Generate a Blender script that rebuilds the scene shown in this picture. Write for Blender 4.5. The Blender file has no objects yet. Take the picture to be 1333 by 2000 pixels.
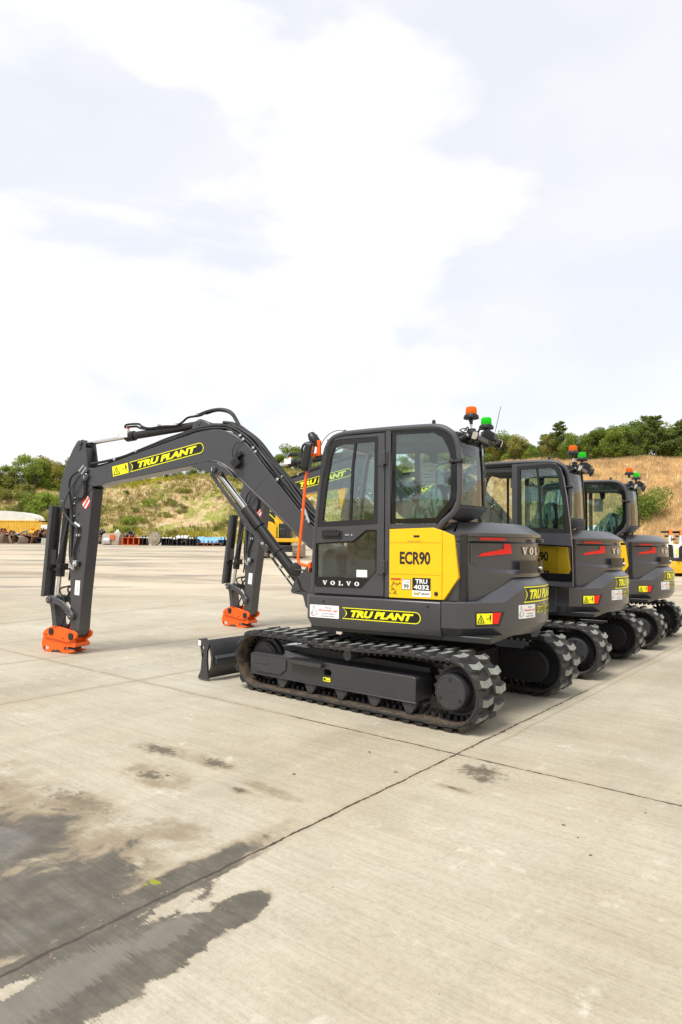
import bpy, bmesh, math, random
from mathutils import Vector, Matrix
from mathutils.geometry import tessellate_polygon
from mathutils import noise as mnoise
R = math.radians
PI = math.pi
C = bpy.context.scene.collection
rnd = random.Random(7)

# ------------------------------------------------------------------ camera
cam_data = bpy.data.cameras.new('camera')
cam = bpy.data.objects.new('camera', cam_data); C.objects.link(cam)
bpy.context.scene.camera = cam
PITCH, ROLL = R(2.957), R(0.6247)
cam_data.sensor_fit = 'HORIZONTAL'; cam_data.sensor_width = 36.0
cam_data.lens = 1290.945 / 1333.0 * 36.0
cam_data.clip_start = 0.05; cam_data.clip_end = 3000
_r = Vector((1, 0, 0)); _f = Vector((0, math.cos(PITCH), math.sin(PITCH))); _u = Vector((0, -math.sin(PITCH), math.cos(PITCH)))
_c, _s = math.cos(ROLL), math.sin(ROLL)
rt = _c * _r + _s * _u; up = -_s * _r + _c * _u
m = Matrix.Identity(4)
for i in range(3):
    m[i][0] = rt[i]; m[i][1] = up[i]; m[i][2] = -_f[i]
m.translation = Vector((0, 0, 1.6))
cam.matrix_world = m

# ------------------------------------------------------------------ sky, sun, exposure
SUN_EL, SUN_AZ = R(60), R(215)      # azimuth measured clockwise from +Y (view direction)
world = bpy.data.worlds.new('World'); bpy.context.scene.world = world
world.use_nodes = True
wn, wl = world.node_tree.nodes, world.node_tree.links
wn.clear()
wo = wn.new('ShaderNodeOutputWorld'); bg = wn.new('ShaderNodeBackground')
bg.inputs['Strength'].default_value = 0.12
sky = wn.new('ShaderNodeTexSky'); sky.sky_type = 'NISHITA'; sky.sun_disc = False
sky.sun_elevation = SUN_EL; sky.sun_rotation = SUN_AZ; sky.air_density = 1.0; sky.dust_density = 1.0
tc = wn.new('ShaderNodeTexCoord')
mp = wn.new('ShaderNodeMapping'); mp.inputs['Scale'].default_value = (1, 1, 2.1)
mp.inputs['Location'].default_value = (.3, 0, 0)
wl.new(tc.outputs['Generated'], mp.inputs['Vector'])
n1 = wn.new('ShaderNodeTexNoise'); n1.inputs['Scale'].default_value = 2.1; n1.inputs['Detail'].default_value = 9; n1.inputs['Roughness'].default_value = 0.52
n1.inputs['Distortion'].default_value = 0.25
wl.new(mp.outputs[0], n1.inputs['Vector'])
cr = wn.new('ShaderNodeValToRGB')
cr.color_ramp.elements[0].position = 0.455; cr.color_ramp.elements[0].color = (.81, .81, .81, 1)
cr.color_ramp.elements[1].position = 0.515; cr.color_ramp.elements[1].color = (1, 1, 1, 1)
wl.new(n1.outputs['Fac'], cr.inputs[0])
n2 = wn.new('ShaderNodeTexNoise'); n2.inputs['Scale'].default_value = 4.2; n2.inputs['Detail'].default_value = 9
wl.new(mp.outputs[0], n2.inputs['Vector'])
cr2 = wn.new('ShaderNodeValToRGB')
cr2.color_ramp.elements[0].position = 0.38; cr2.color_ramp.elements[0].color = (6.45, 6.55, 6.85, 1)
cr2.color_ramp.elements[1].position = 0.6; cr2.color_ramp.elements[1].color = (6.95, 6.95, 6.98, 1)
wl.new(n2.outputs['Fac'], cr2.inputs[0])
mx = wn.new('ShaderNodeMixRGB')
wl.new(cr.outputs[0], mx.inputs[0]); wl.new(sky.outputs[0], mx.inputs[1]); wl.new(cr2.outputs[0], mx.inputs[2])
wl.new(mx.outputs[0], bg.inputs['Color']); wl.new(bg.outputs[0], wo.inputs[0])

sun_d = bpy.data.lights.new('sun', 'SUN'); sun = bpy.data.objects.new('sun', sun_d); C.objects.link(sun)
sun_d.energy = 3.0; sun_d.angle = R(22); sun_d.color = (1, .95, .86)
sd = Vector((math.sin(SUN_AZ) * math.cos(SUN_EL), math.cos(SUN_AZ) * math.cos(SUN_EL), math.sin(SUN_EL)))
sun.rotation_euler = sd.to_track_quat('Z', 'Y').to_euler()
vs = bpy.context.scene.view_settings
vs.view_transform = 'Standard'; vs.look = 'None'; vs.exposure = 0.40; vs.gamma = 1.0
bpy.context.scene.cycles.max_bounces = 8
bpy.context.scene.cycles.transparent_max_bounces = 24

# ------------------------------------------------------------------ materials
def newmat(name):
    mt = bpy.data.materials.new(name); mt.use_nodes = True
    return mt, mt.node_tree.nodes, mt.node_tree.links, mt.node_tree.nodes['Principled BSDF']
def mat(name, col, rough=.5, metal=0, var=.12, scale=6, bump=0, bscale=60, spec=.5, coat=0, dirt=None, dirt_amt=.3, trans=0, sheen=0):
    mt, N, L, B = newmat(name)
    B.inputs['Roughness'].default_value = rough; B.inputs['Metallic'].default_value = metal
    B.inputs['Specular IOR Level'].default_value = spec; B.inputs['Coat Weight'].default_value = coat; B.inputs['Coat Roughness'].default_value = .28
    B.inputs['Transmission Weight'].default_value = trans
    t = N.new('ShaderNodeTexCoord')
    n = N.new('ShaderNodeTexNoise'); n.inputs['Scale'].default_value = scale; n.inputs['Detail'].default_value = 6; n.inputs['Roughness'].default_value = .6
    L.new(t.outputs['Object'], n.inputs['Vector'])
    r = N.new('ShaderNodeValToRGB')
    r.color_ramp.elements[0].position = .3; r.color_ramp.elements[1].position = .7
    r.color_ramp.elements[0].color = (*[c * (1 - var) for c in col], 1); r.color_ramp.elements[1].color = (*[min(1, c * (1 + var)) for c in col], 1)
    L.new(n.outputs['Fac'], r.inputs[0]); out = r.outputs[0]
    if dirt:
        n3 = N.new('ShaderNodeTexNoise'); n3.inputs['Scale'].default_value = scale * .8; n3.inputs['Detail'].default_value = 10; n3.inputs['Roughness'].default_value = .7
        mpp = N.new('ShaderNodeMapping'); mpp.inputs['Location'].default_value = (5, 3, 1); L.new(t.outputs['Object'], mpp.inputs[0]); L.new(mpp.outputs[0], n3.inputs['Vector'])
        r3 = N.new('ShaderNodeValToRGB'); r3.color_ramp.elements[0].position = .6 - dirt_amt; r3.color_ramp.elements[1].position = .78 - dirt_amt * .6
        L.new(n3.outputs['Fac'], r3.inputs[0])
        mm = N.new('ShaderNodeMixRGB'); mm.inputs[2].default_value = (*dirt, 1)
        L.new(r3.outputs[0], mm.inputs[0]); L.new(out, mm.inputs[1]); out = mm.outputs[0]
    L.new(out, B.inputs['Base Color'])
    rr = N.new('ShaderNodeMapRange'); rr.inputs['To Min'].default_value = max(.02, rough - .08); rr.inputs['To Max'].default_value = min(1, rough + .08)
    L.new(n.outputs['Fac'], rr.inputs['Value']); L.new(rr.outputs[0], B.inputs['Roughness'])
    if bump:
        b = N.new('ShaderNodeBump'); b.inputs['Strength'].default_value = bump; b.inputs['Distance'].default_value = .02
        nb = N.new('ShaderNodeTexNoise'); nb.inputs['Scale'].default_value = bscale; nb.inputs['Detail'].default_value = 4
        L.new(t.outputs['Object'], nb.inputs['Vector']); L.new(nb.outputs['Fac'], b.inputs['Height']); L.new(b.outputs[0], B.inputs['Normal'])
    return mt
M = {}
M['char'] = mat('charcoal_paint', (.044, .045, .054), .34, var=.07, spec=.5, bump=.02, bscale=180, coat=.5)
M['chard'] = mat('dark_grey_steel', (.015, .015, .017), .45, var=.1, bump=.05, bscale=90)
M['under'] = mat('undercarriage_paint', (.038, .038, .043), .38, var=.1, bump=.06, bscale=120, dirt=(.085, .07, .055), dirt_amt=.0)
M['black'] = mat('black_plastic', (.012, .012, .013), .42, var=.15)
M['gloss'] = mat('black_glass_border', (.006, .006, .007), .08, var=.05)
M['rubber'] = mat('hose_rubber', (.010, .010, .012), .5, var=.2, bump=.1, bscale=150)
M['belt'] = mat('track_rubber', (.020, .020, .021), .55, var=.25, scale=9, bump=.3, bscale=50, dirt=(.10, .07, .045), dirt_amt=.06)
M['beltin'] = mat('dusty_track_rubber', (.032, .026, .022), .8, var=.3, scale=14, bump=.35, bscale=70, dirt=(.13, .09, .055), dirt_amt=.2)
M['lug'] = mat('worn_lug_face', (.22, .235, .215), .65, var=.3, scale=18, bump=.2, bscale=90)
M['yellow'] = mat('yellow_paint', (.88, .53, .004), .35, var=.03)
M['decaly'] = mat('yellow_vinyl', (.88, .86, .006), .4, var=.02)
M['orange'] = mat('orange_paint', (.88, .12, .006), .4, var=.06)
M['red'] = mat('red_reflector', (.80, .006, .004), .3, var=.04)
M['white'] = mat('white_vinyl', (.82, .83, .84), .4, var=.02)
M['chrome'] = mat('chrome_rod', (.75, .76, .78), .12, metal=1, var=.03)
M['steel'] = mat('zinc_fitting', (.62, .64, .66), .3, metal=.9, var=.1)
M['silver'] = mat('silver_letters', (.72, .73, .74), .25, metal=.6, var=.02)
M['trim'] = mat('cab_lining', (.11, .11, .105), .8, var=.1)
M['seatf'] = mat('seat_fabric', (.02, .022, .022), .9, var=.2)
M['grey'] = mat('grey_plastic', (.05, .062, .065), .6, var=.08)
M['paper'] = mat('paper', (.8, .8, .78), .8, var=.02)
def glassmat(name, tint, rmin=.06):
    mt, N, L, B = newmat(name); N.remove(B)
    o = N['Material Output']; tr = N.new('ShaderNodeBsdfTransparent'); tr.inputs[0].default_value = (*tint, 1)
    gl = N.new('ShaderNodeBsdfGlossy'); gl.inputs['Roughness'].default_value = .015; gl.inputs[0].default_value = (1, 1, 1, 1)
    fr = N.new('ShaderNodeFresnel'); fr.inputs['IOR'].default_value = 1.52
    ad = N.new('ShaderNodeMath'); ad.operation = 'MULTIPLY_ADD'; ad.inputs[1].default_value = 1.0; ad.inputs[2].default_value = rmin
    ms = N.new('ShaderNodeMixShader')
    L.new(fr.outputs[0], ad.inputs[0]); L.new(ad.outputs[0], ms.inputs[0]); L.new(tr.outputs[0], ms.inputs[1]); L.new(gl.outputs[0], ms.inputs[2]); L.new(ms.outputs[0], o.inputs[0])
    return mt
M['glass'] = glassmat('green_tinted_glass', (.85, .94, .925), .03)
M['glassd'] = glassmat('teal_door_glass', (.90, .94, .91), .0)
def filmmat():
    mt, N, L, B = newmat('clear_plastic_film'); o = N['Material Output']
    B.inputs['Base Color'].default_value = (.42, .62, .62, 1); B.inputs['Roughness'].default_value = .12
    tr = N.new('ShaderNodeBsdfTransparent'); tr.inputs[0].default_value = (.75, .9, .9, 1)
    t = N.new('ShaderNodeTexCoord'); mpp = N.new('ShaderNodeMapping'); mpp.inputs['Scale'].default_value = (14, 9, 4); mpp.inputs['Rotation'].default_value = (0, .7, 0)
    n = N.new('ShaderNodeTexNoise'); n.inputs['Scale'].default_value = 1.3; n.inputs['Detail'].default_value = 5; n.inputs['Distortion'].default_value = 1.2
    L.new(t.outputs['Object'], mpp.inputs[0]); L.new(mpp.outputs[0], n.inputs['Vector'])
    r = N.new('ShaderNodeValToRGB'); r.color_ramp.elements[0].position = .44; r.color_ramp.elements[1].position = .56
    r.color_ramp.elements[0].color = (.15, .15, .15, 1); r.color_ramp.elements[1].color = (.95, .95, .95, 1)
    L.new(n.outputs['Fac'], r.inputs[0])
    b = N.new('ShaderNodeBump'); b.inputs['Strength'].default_value = .8; b.inputs['Distance'].default_value = .03; L.new(n.outputs['Fac'], b.inputs['Height']); L.new(b.outputs[0], B.inputs['Normal'])
    ms = N.new('ShaderNodeMixShader'); L.new(r.outputs[0], ms.inputs[0]); L.new(tr.outputs[0], ms.inputs[1]); L.new(B.outputs[0], ms.inputs[2]); L.new(ms.outputs[0], o.inputs[0])
    return mt
M['film'] = filmmat()
def lensmat(name, col):
    mt, N, L, B = newmat(name); o = N['Material Output']
    B.inputs['Base Color'].default_value = (*col, 1); B.inputs['Roughness'].default_value = .12
    tl = N.new('ShaderNodeBsdfTranslucent'); tl.inputs[0].default_value = (*col, 1)
    tr = N.new('ShaderNodeBsdfTransparent'); tr.inputs[0].default_value = (*[min(1, c * 1.3 + .02) for c in col], 1)
    a = N.new('ShaderNodeMixShader'); a.inputs[0].default_value = .45; L.new(tl.outputs[0], a.inputs[1]); L.new(tr.outputs[0], a.inputs[2])
    b = N.new('ShaderNodeMixShader'); b.inputs[0].default_value = .35; L.new(a.outputs[0], b.inputs[1]); L.new(B.outputs[0], b.inputs[2]); L.new(b.outputs[0], o.inputs[0])
    return mt
M['amber'] = lensmat('amber_lens', (1.0, .26, .01))
M['green'] = lensmat('green_lens', (.03, .75, .02))

# ------------------------------------------------------------------ mesh helpers
class MB:
    def __init__(s): s.v = []; s.f = []; s.m = []
    def add(s, vs, fs, mi=0):
        o = len(s.v); s.v += [tuple(p) for p in vs]
        for f in fs: s.f.append(tuple(i + o for i in f)); s.m.append(mi)
        return s
    def box(s, a, b, mi=0, xf=None):
        x0, y0, z0 = a; x1, y1, z1 = b
        vs = [(x0, y0, z0), (x1, y0, z0), (x1, y1, z0), (x0, y1, z0), (x0, y0, z1), (x1, y0, z1), (x1, y1, z1), (x0, y1, z1)]
        if xf: vs = [tuple(xf @ Vector(p)) for p in vs]
        return s.add(vs, [(0, 3, 2, 1), (4, 5, 6, 7), (0, 1, 5, 4), (1, 2, 6, 5), (2, 3, 7, 6), (3, 0, 4, 7)], mi)
    def prism(s, poly, y0, y1, mi=0, holes=(), fn=None):
        # polygon in (x,z), extruded along y
        fn = fn or (lambda a, b, d: (a, d, b))
        loops = [list(poly)] + [list(h) for h in holes]
        flat = [p for l in loops for p in l]; n = len(flat)
        if holes:
            tris = tessellate_polygon([[Vector((p[0], p[1], 0)) for p in l] for l in loops])
        vs = [fn(p[0], p[1], y0) for p in flat] + [fn(p[0], p[1], y1) for p in flat]
        fs = []
        if holes:
            fs += [tuple(t) for t in tris] + [tuple(i + n for i in reversed(t)) for t in tris]
        else:
            fs += [tuple(range(n)), tuple(range(2 * n - 1, n - 1, -1))]
        o = 0
        for l in loops:
            k = len(l)
            for i in range(k):
                j = (i + 1) % k; fs.append((o + i, o + j, n + o + j, n + o + i))
            o += k
        return s.add(vs, fs, mi)
    def tube(s, path, r, n=8, mi=0, caps=True, rfn=None):
        P = [Vector(p) for p in path]; k = len(P); vs = []; fs = []
        T = [(P[min(i + 1, k - 1)] - P[max(i - 1, 0)]).normalized() for i in range(k)]
        a = Vector((0, 0, 1)) if abs(T[0].z) < .9 else Vector((1, 0, 0))
        u = T[0].cross(a).normalized()
        for i in range(k):
            u = (u - T[i] * u.dot(T[i])).normalized(); w = T[i].cross(u)
            rr = rfn(i / (k - 1)) * r if rfn else r
            for j in range(n):
                t = 2 * PI * j / n; vs.append(P[i] + u * math.cos(t) * rr + w * math.sin(t) * rr)
        for i in range(k - 1):
            for j in range(n):
                fs.append((i * n + j, i * n + (j + 1) % n, (i + 1) * n + (j + 1) % n, (i + 1) * n + j))
        if caps: fs += [tuple(range(n - 1, -1, -1)), tuple((k - 1) * n + j for j in range(n))]
        return s.add(vs, fs, mi)
    def cyl(s, p0, p1, r, n=20, mi=0): return s.tube([p0, p1], r, n, mi)
    def lathe(s, prof, org, axis='Z', n=24, mi=0):
        # prof: (r, h) list, closed at both ends with caps
        vs = []; fs = []; k = len(prof)
        ax = {'Z': lambda c, d, h: (org[0] + c, org[1] + d, org[2] + h), 'Y': lambda c, d, h: (org[0] + c, org[1] + h, org[2] + d), 'X': lambda c, d, h: (org[0] + h, org[1] + c, org[2] + d)}[axis]
        for r, h in prof:
            for j in range(n): t = 2 * PI * j / n; vs.append(ax(r * math.cos(t), r * math.sin(t), h))
        for i in range(k - 1):
            for j in range(n): fs.append((i * n + j, i * n + (j + 1) % n, (i + 1) * n + (j + 1) % n, (i + 1) * n + j))
        fs += [tuple(range(n - 1, -1, -1)), tuple((k - 1) * n + j for j in range(n))]
        return s.add(vs, fs, mi)
    def islands(s):
        par = list(range(len(s.v)))
        def find(a):
            while par[a] != a: par[a] = par[par[a]]; a = par[a]
            return a
        for f in s.f:
            for i in f[1:]: par[find(i)] = find(f[0])
        gr = {}
        for f, mi in zip(s.f, s.m): gr.setdefault(find(f[0]), []).append((f, mi))
        out = []
        for fs in gr.values():
            q = MB(); ids = {}
            for f, mi in fs:
                for i in f:
                    if i not in ids: ids[i] = len(q.v); q.v.append(s.v[i])
                q.f.append(tuple(ids[i] for i in f)); q.m.append(mi)
            out.append(q)
        return out
    def build(s, name, mats, parent=None, bevel=0, smooth=True, sharp=35, solid=True, seg=2, split=False):
        if split:
            for q in s.islands(): o = q.build(name, mats, parent, bevel, smooth, sharp, solid, seg)
            return o
        me = bpy.data.meshes.new(name); me.from_pydata(s.v, [], s.f)
        if not isinstance(mats, (list, tuple)): mats = [mats]
        for q in mats: me.materials.append(M[q] if isinstance(q, str) else q)
        me.polygons.foreach_set('material_index', s.m)
        if solid:
            bm = bmesh.new(); bm.from_mesh(me); bmesh.ops.recalc_face_normals(bm, faces=bm.faces); bm.to_mesh(me); bm.free()
        if smooth:
            me.polygons.foreach_set('use_smooth', [True] * len(me.polygons)); me.set_sharp_from_angle(angle=R(sharp))
        me.update()
        o = bpy.data.objects.new(name, me); C.objects.link(o)
        if parent: o.parent = parent
        if bevel:
            b = o.modifiers.new('bevel', 'BEVEL'); b.width = bevel; b.segments = seg; b.limit_method = 'ANGLE'; b.angle_limit = R(40); b.harden_normals = False
        return o
def tag(o, label=None, cat=None, group=None, kind=None):
    if label: o['label'] = label
    if cat: o['category'] = cat
    if group: o['group'] = group
    if kind: o['kind'] = kind
    return o
def empty(name, loc=(0, 0, 0), rz=0):
    o = bpy.data.objects.new(name, None); C.objects.link(o); o.location = loc; o.rotation_euler = (0, 0, rz); o.empty_display_size = .2
    return o
def spline(pts, n=8):
    P = [Vector(p) for p in pts]; out = []
    P = [P[0] * 2 - P[1]] + P + [P[-1] * 2 - P[-2]]
    for i in range(1, len(P) - 2):
        for j in range(n):
            t = j / n; a, b, c, d = P[i - 1:i + 3]
            out.append(.5 * ((2 * b) + (c - a) * t + (2 * a - 5 * b + 4 * c - d) * t * t + (3 * b - a - 3 * c + d) * t ** 3))
    out.append(P[-2]); return out
def rpoly(pts, r, seg=4):
    out = []; k = len(pts)
    for i in range(k):
        p = Vector(pts[i]).to_2d() if len(pts[i]) > 2 else Vector(pts[i]); a = Vector(pts[i - 1]); b = Vector(pts[(i + 1) % k])
        da = (a - p); db = (b - p); rr = r[i] if isinstance(r, (list, tuple)) else r
        la, lb = da.length, db.length
        if rr <= 0 or la < 1e-6 or lb < 1e-6: out.append(tuple(p)); continue
        ang = da.angle(db); cut = min(rr / max(.05, math.tan(ang / 2)), la * .45, lb * .45)
        A = p + da / la * cut; B = p + db / lb * cut
        for j in range(seg + 1):
            t = j / seg; q = A * (1 - t) ** 2 + p * 2 * t * (1 - t) + B * t * t; out.append((q.x, q.y))
    return out
def circ(cx, cz, r, n=20, a0=0, a1=2 * PI): return [(cx + r * math.cos(a0 + (a1 - a0) * i / n), cz + r * math.sin(a0 + (a1 - a0) * i / n)) for i in range(n if abs(a1 - a0 - 2 * PI) < 1e-6 else n + 1)]
def rect(x0, z0, x1, z1): return [(x0, z0), (x1, z0), (x1, z1), (x0, z1)]

# text laid out on any surface: fn(u, v, d) -> 3D, u rightwards as read, v up, d outwards
_tc = {}
def textmesh(st, bold=0, shear=0, space=1.0):
    k = (st, bold, shear, space)
    if k in _tc: return _tc[k]
    cu = bpy.data.curves.new('t', 'FONT'); cu.body = st; cu.offset = bold; cu.shear = shear; cu.resolution_u = 3; cu.space_character = space; cu.fill_mode = 'FRONT'
    ob = bpy.data.objects.new('t', cu); C.objects.link(ob)
    dg = bpy.context.evaluated_depsgraph_get(); dg.update()
    me = bpy.data.meshes.new_from_object(ob.evaluated_get(dg))
    vs = [(v.co.x, v.co.y) for v in me.vertices]; fs = [tuple(p.vertices) for p in me.polygons]
    bpy.data.objects.remove(ob); bpy.data.curves.remove(cu); bpy.data.meshes.remove(me)
    x0 = min(v[0] for v in vs); x1 = max(v[0] for v in vs); y0 = min(v[1] for v in vs); y1 = max(v[1] for v in vs)
    vs = [((a - x0) / (x1 - x0), (b - y0) / (y1 - y0)) for a, b in vs]
    _tc[k] = (vs, fs); return vs, fs
def text(mb, st, u0, v0, u1, v1, fn, d=.004, mi=0, bold=.02, shear=0, space=1.0):
    vs, fs = textmesh(st, bold, shear, space)
    mb.add([fn(u0 + a * (u1 - u0), v0 + b * (v1 - v0), d) for a, b in vs], fs, mi)
STRIP = [0]
def clip_u(poly, a, lo):
    out = []
    for i in range(len(poly)):
        p, q = poly[i - 1], poly[i]; ip = (p[0] >= a) == lo or p[0] == a; iq = (q[0] >= a) == lo or q[0] == a
        if ip != iq: t = (a - p[0]) / (q[0] - p[0]); out.append((a, p[1] + (q[1] - p[1]) * t))
        if iq: out.append(q)
    return out
def flat(mb, poly, fn, d=.003, mi=0, holes=()):
    loops = [list(poly)] + [list(h) for h in holes]; pts = [p for l in loops for p in l]
    if STRIP[0]:
        w = STRIP[0]
        for t in tessellate_polygon([[Vector((p[0], p[1], 0)) for p in l] for l in loops]):
            tri = [tuple(pts[i]) for i in t]; u0 = min(p[0] for p in tri); u1 = max(p[0] for p in tri); k = math.floor(u0 / w)
            while k * w < u1:
                q = clip_u(clip_u(tri, k * w, True), (k + 1) * w, False)
                if len(q) >= 3: mb.add([fn(p[0], p[1], d) for p in q], [tuple(range(len(q)))], mi)
                k += 1
        return
    if holes: fs = [tuple(t) for t in tessellate_polygon([[Vector((p[0], p[1], 0)) for p in l] for l in loops])]
    else: fs = [tuple(range(len(pts)))]
    mb.add([fn(p[0], p[1], d) for p in pts], fs, mi)
def gridflat(mb, u0, v0, u1, v1, fn, d=.003, mi=0, n=10):
    for i in range(n):
        a = u0 + (u1 - u0) * i / n; b = u0 + (u1 - u0) * (i + 1) / n
        mb.add([fn(a, v0, d), fn(b, v0, d), fn(b, v1, d), fn(a, v1, d)], [(0, 1, 2, 3)], mi)
def line(mb, pts, w, fn, d, mi, closed=False):
    k = len(pts); n = k if closed else k - 1
    for i in range(n):
        a = Vector(pts[i]); b = Vector(pts[(i + 1) % k]); t = (b - a)
        if t.length < 1e-6: continue
        t = t.normalized() * (w * .5); q = Vector((-t.y, t.x))
        flat(mb, [tuple(a - t * .9 + q), tuple(a - t * .9 - q), tuple(b + t * .9 - q), tuple(b + t * .9 + q)], fn, d, mi)
SERIF = {   # slab serif capitals as polygons in a unit box
 'V': ([[(0, 1), (.42, 1), (.42, .9), (.34, .9), (.55, .3), (.7, .9), (.6, .9), (.6, 1), (1, 1), (1, .9), (.9, .9), (.58, 0), (.4, 0), (.08, .9), (0, .9)]], []),
 'L': ([[(0, 1), (.55, 1), (.55, .9), (.42, .9), (.42, .12), (.75, .12), (.88, .35), (1, .35), (.97, 0), (0, 0), (0, .1), (.15, .1), (.15, .9), (0, .9)]], []),
 'O': ([circ(.5, .5, .5, 20)], [circ(.5, .5, .26, 16)])}
def serif(mb, st, u0, v0, u1, v1, fn, d, mi, gap=.62):
    n = len(st); w = (u1 - u0) / (n + gap * (n - 1))
    for i, ch in enumerate(st):
        a = u0 + i * w * (1 + gap); pl, hl = SERIF[ch]
        f = lambda x, z: (a + x * w, v0 + z * (v1 - v0))
        flat(mb, [f(*p) for p in pl[0]], fn, d, mi, [[f(*p) if 1 else 0 for p in [( .5 + (q[0] - .5) * .8, .5 + (q[1] - .5) * 1.35) for q in h]] for h in hl])
def badge(mb, L, H, fn, ky, kb, notch=.05):
    # lettered badge: black field, lime border, notched left end, round right end
    def outl(g):
        h0, h1 = g, H - g; r = (h1 - h0) / 2; cx = L - H / 2
        p = [(g * 1.3, h0), ] + [(cx + r * math.cos(t), H / 2 + r * math.sin(t)) for t in [-PI / 2 + PI * i / 10 for i in range(11)]] + [(g * 1.3 + .0, h1)]
        p += [(g * 1.3 + notch * math.sin(PI * i / 6), h1 - (h1 - h0) * i / 6) for i in range(1, 6)]
        return p
    o, i_ = outl(0), outl(H * .07)
    k = len(o)
    def dens(p):  # subdivide long edges so that the badge can wrap round a curve
        q = []
        for a, b in zip(p, p[1:] + p[:1]):
            n = max(1, int(math.hypot(b[0] - a[0], b[1] - a[1]) / .08))
            q += [(a[0] + (b[0] - a[0]) * j / n, a[1] + (b[1] - a[1]) * j / n) for j in range(n)]
        return q
    flat(mb, dens(o), fn, .0025, ky, [dens(i_)]); flat(mb, dens(i_), fn, .0025, kb)
    text(mb, 'TRU PLANT', L * .115, H * .19, L * .915, H * .81, fn, .004, ky, bold=.055, shear=.28, space=.98)
def warnplate(mb, u0, v0, w, h, fn, ky, kb, d=.003):
    flat(mb, rect(u0, v0, u0 + w, v0 + h), fn, d, ky)
    t = .012 * h / .1
    a = (u0 + w * .06, v0 + h * .14); b = (u0 + w * .46, v0 + h * .14); c_ = (u0 + w * .26, v0 + h * .84)
    line(mb, [a, b, c_], t * .6, fn, d + .0015, kb, True)
    line(mb, [(u0 + w * .27, v0 + h * .55), (u0 + w * .23, v0 + h * .38), (u0 + w * .30, v0 + h * .36), (u0 + w * .26, v0 + h * .22)], t * .5, fn, d + .0015, kb)
    flat(mb, rect(u0 + w * .84, v0 + h * .2, u0 + w * .88, v0 + h * .55), fn, d + .0015, kb); flat(mb, rect(u0 + w * .81, v0 + h * .5, u0 + w * .91, v0 + h * .72), fn, d + .0015, kb)
    flat(mb, circ(u0 + w * .86, v0 + h * .8, h * .07, 8), fn, d + .0015, kb)
    line(mb, [(u0 + w * .62, v0 + h * .5), (u0 + w * .76, v0 + h * .5)], t * .5, fn, d + .0015, kb)
def thumbs(mb, u0, v0, w, h, fn, kw, kk, kr):
    flat(mb, rpoly(rect(u0, v0, u0 + w, v0 + h), h * .06, 3), fn, .003, kw)
    hp = [(.06, .38), (.10, .52), (.12, .70), (.115, .86), (.135, .90), (.16, .80), (.175, .62), (.19, .52), (.245, .44), (.26, .34), (.245, .22), (.18, .16), (.10, .12), (.06, .18), (.045, .28)]
    line(mb, [(u0 + a * w, v0 + b * h) for a, b in hp], h * .03, fn, .0045, kk, True)
    for q in (.22, .30, .38): line(mb, [(u0 + .06 * w, v0 + q * h), (u0 + .13 * w, v0 + (q + .01) * h)], h * .02, fn, .0045, kk)
    text(mb, 'Get the', u0 + w * .52, v0 + h * .76, u0 + w * .75, v0 + h * .87, fn, .0045, kk, bold=.01)
    text(mb, "'thumbs up'", u0 + w * .28, v0 + h * .48, u0 + w * .97, v0 + h * .69, fn, .0045, kr, bold=.02)
    text(mb, 'to avoid being', u0 + w * .42, v0 + h * .27, u0 + w * .82, v0 + h * .39, fn, .0045, kk, bold=.01)
    text(mb, 'knocked down!', u0 + w * .4, v0 + h * .1, u0 + w * .86, v0 + h * .21, fn, .0045, kk, bold=.01)

# ------------------------------------------------------------------ excavator
# Local frame of the machine: +X towards the boom, +Y the cab side, +Z up, origin on the ground under the slew ring.
UP, UC, BO, AR, DO = 'upper', 'undercarriage', 'boom', 'arm', 'door'
frames = {}
def part(mb, name, mats, parent, fr=UP, **k):
    if k.pop('split', False):
        for q in mb.islands(): o = part(q, name, mats, parent, fr, **k)
        return o
    o = mb.build(name, mats, parent, **k)
    if parent.type == 'EMPTY': frames[o.name] = fr
    return o
BOOM_PIVOT = Vector((1.15, -.2, 0)); ARM_PIN = Vector((4.008, 0, 2.562)); HINGE = Vector((-.085, 1.075, 0))
def set_frames(root, slew, swing, armrot, door):
    for o in root.children:
        fr = frames.get(o.name.split('.')[0] if o.name not in frames else o.name, UP)
        if '_fr' in o: pass
        if fr == UC: o.matrix_basis = Matrix.Rotation(-slew, 4, 'Z')
        elif fr in (BO, AR):
            mb_ = Matrix.Translation(BOOM_PIVOT) @ Matrix.Rotation(swing, 4, 'Z')
            if fr == AR: mb_ = mb_ @ Matrix.Translation(ARM_PIN) @ Matrix.Rotation(armrot, 4, 'Y') @ Matrix.Translation(-ARM_PIN)
            o.matrix_basis = mb_
        elif fr == DO: o.matrix_basis = Matrix.Translation(HINGE) @ Matrix.Rotation(door, 4, 'Z') @ Matrix.Translation(-HINGE)

def side(x0, z0, y):           # lettering frame on the cab side, reads towards the tail
    return lambda u, v, d: (x0 - u, y + d, z0 + v)
def tail(phi0, z0, Rr):        # lettering frame wrapped round the tail
    return lambda u, v, d: ((Rr + d) * math.cos(R(phi0) + u / Rr), (Rr + d) * math.sin(R(phi0) + u / Rr), z0 + v)
def along(p, q, y):            # lettering frame from p to q (x,z) on a plane y
    d_ = Vector((q[0] - p[0], q[1] - p[1])).normalized(); n_ = Vector((-d_.y, d_.x)); 
    if n_.y < 0: n_ = -n_
    return lambda u, v, d: (p[0] + d_.x * u + n_.x * v, y + d, p[1] + d_.y * u + n_.y * v)

root = empty('excavator')
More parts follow.
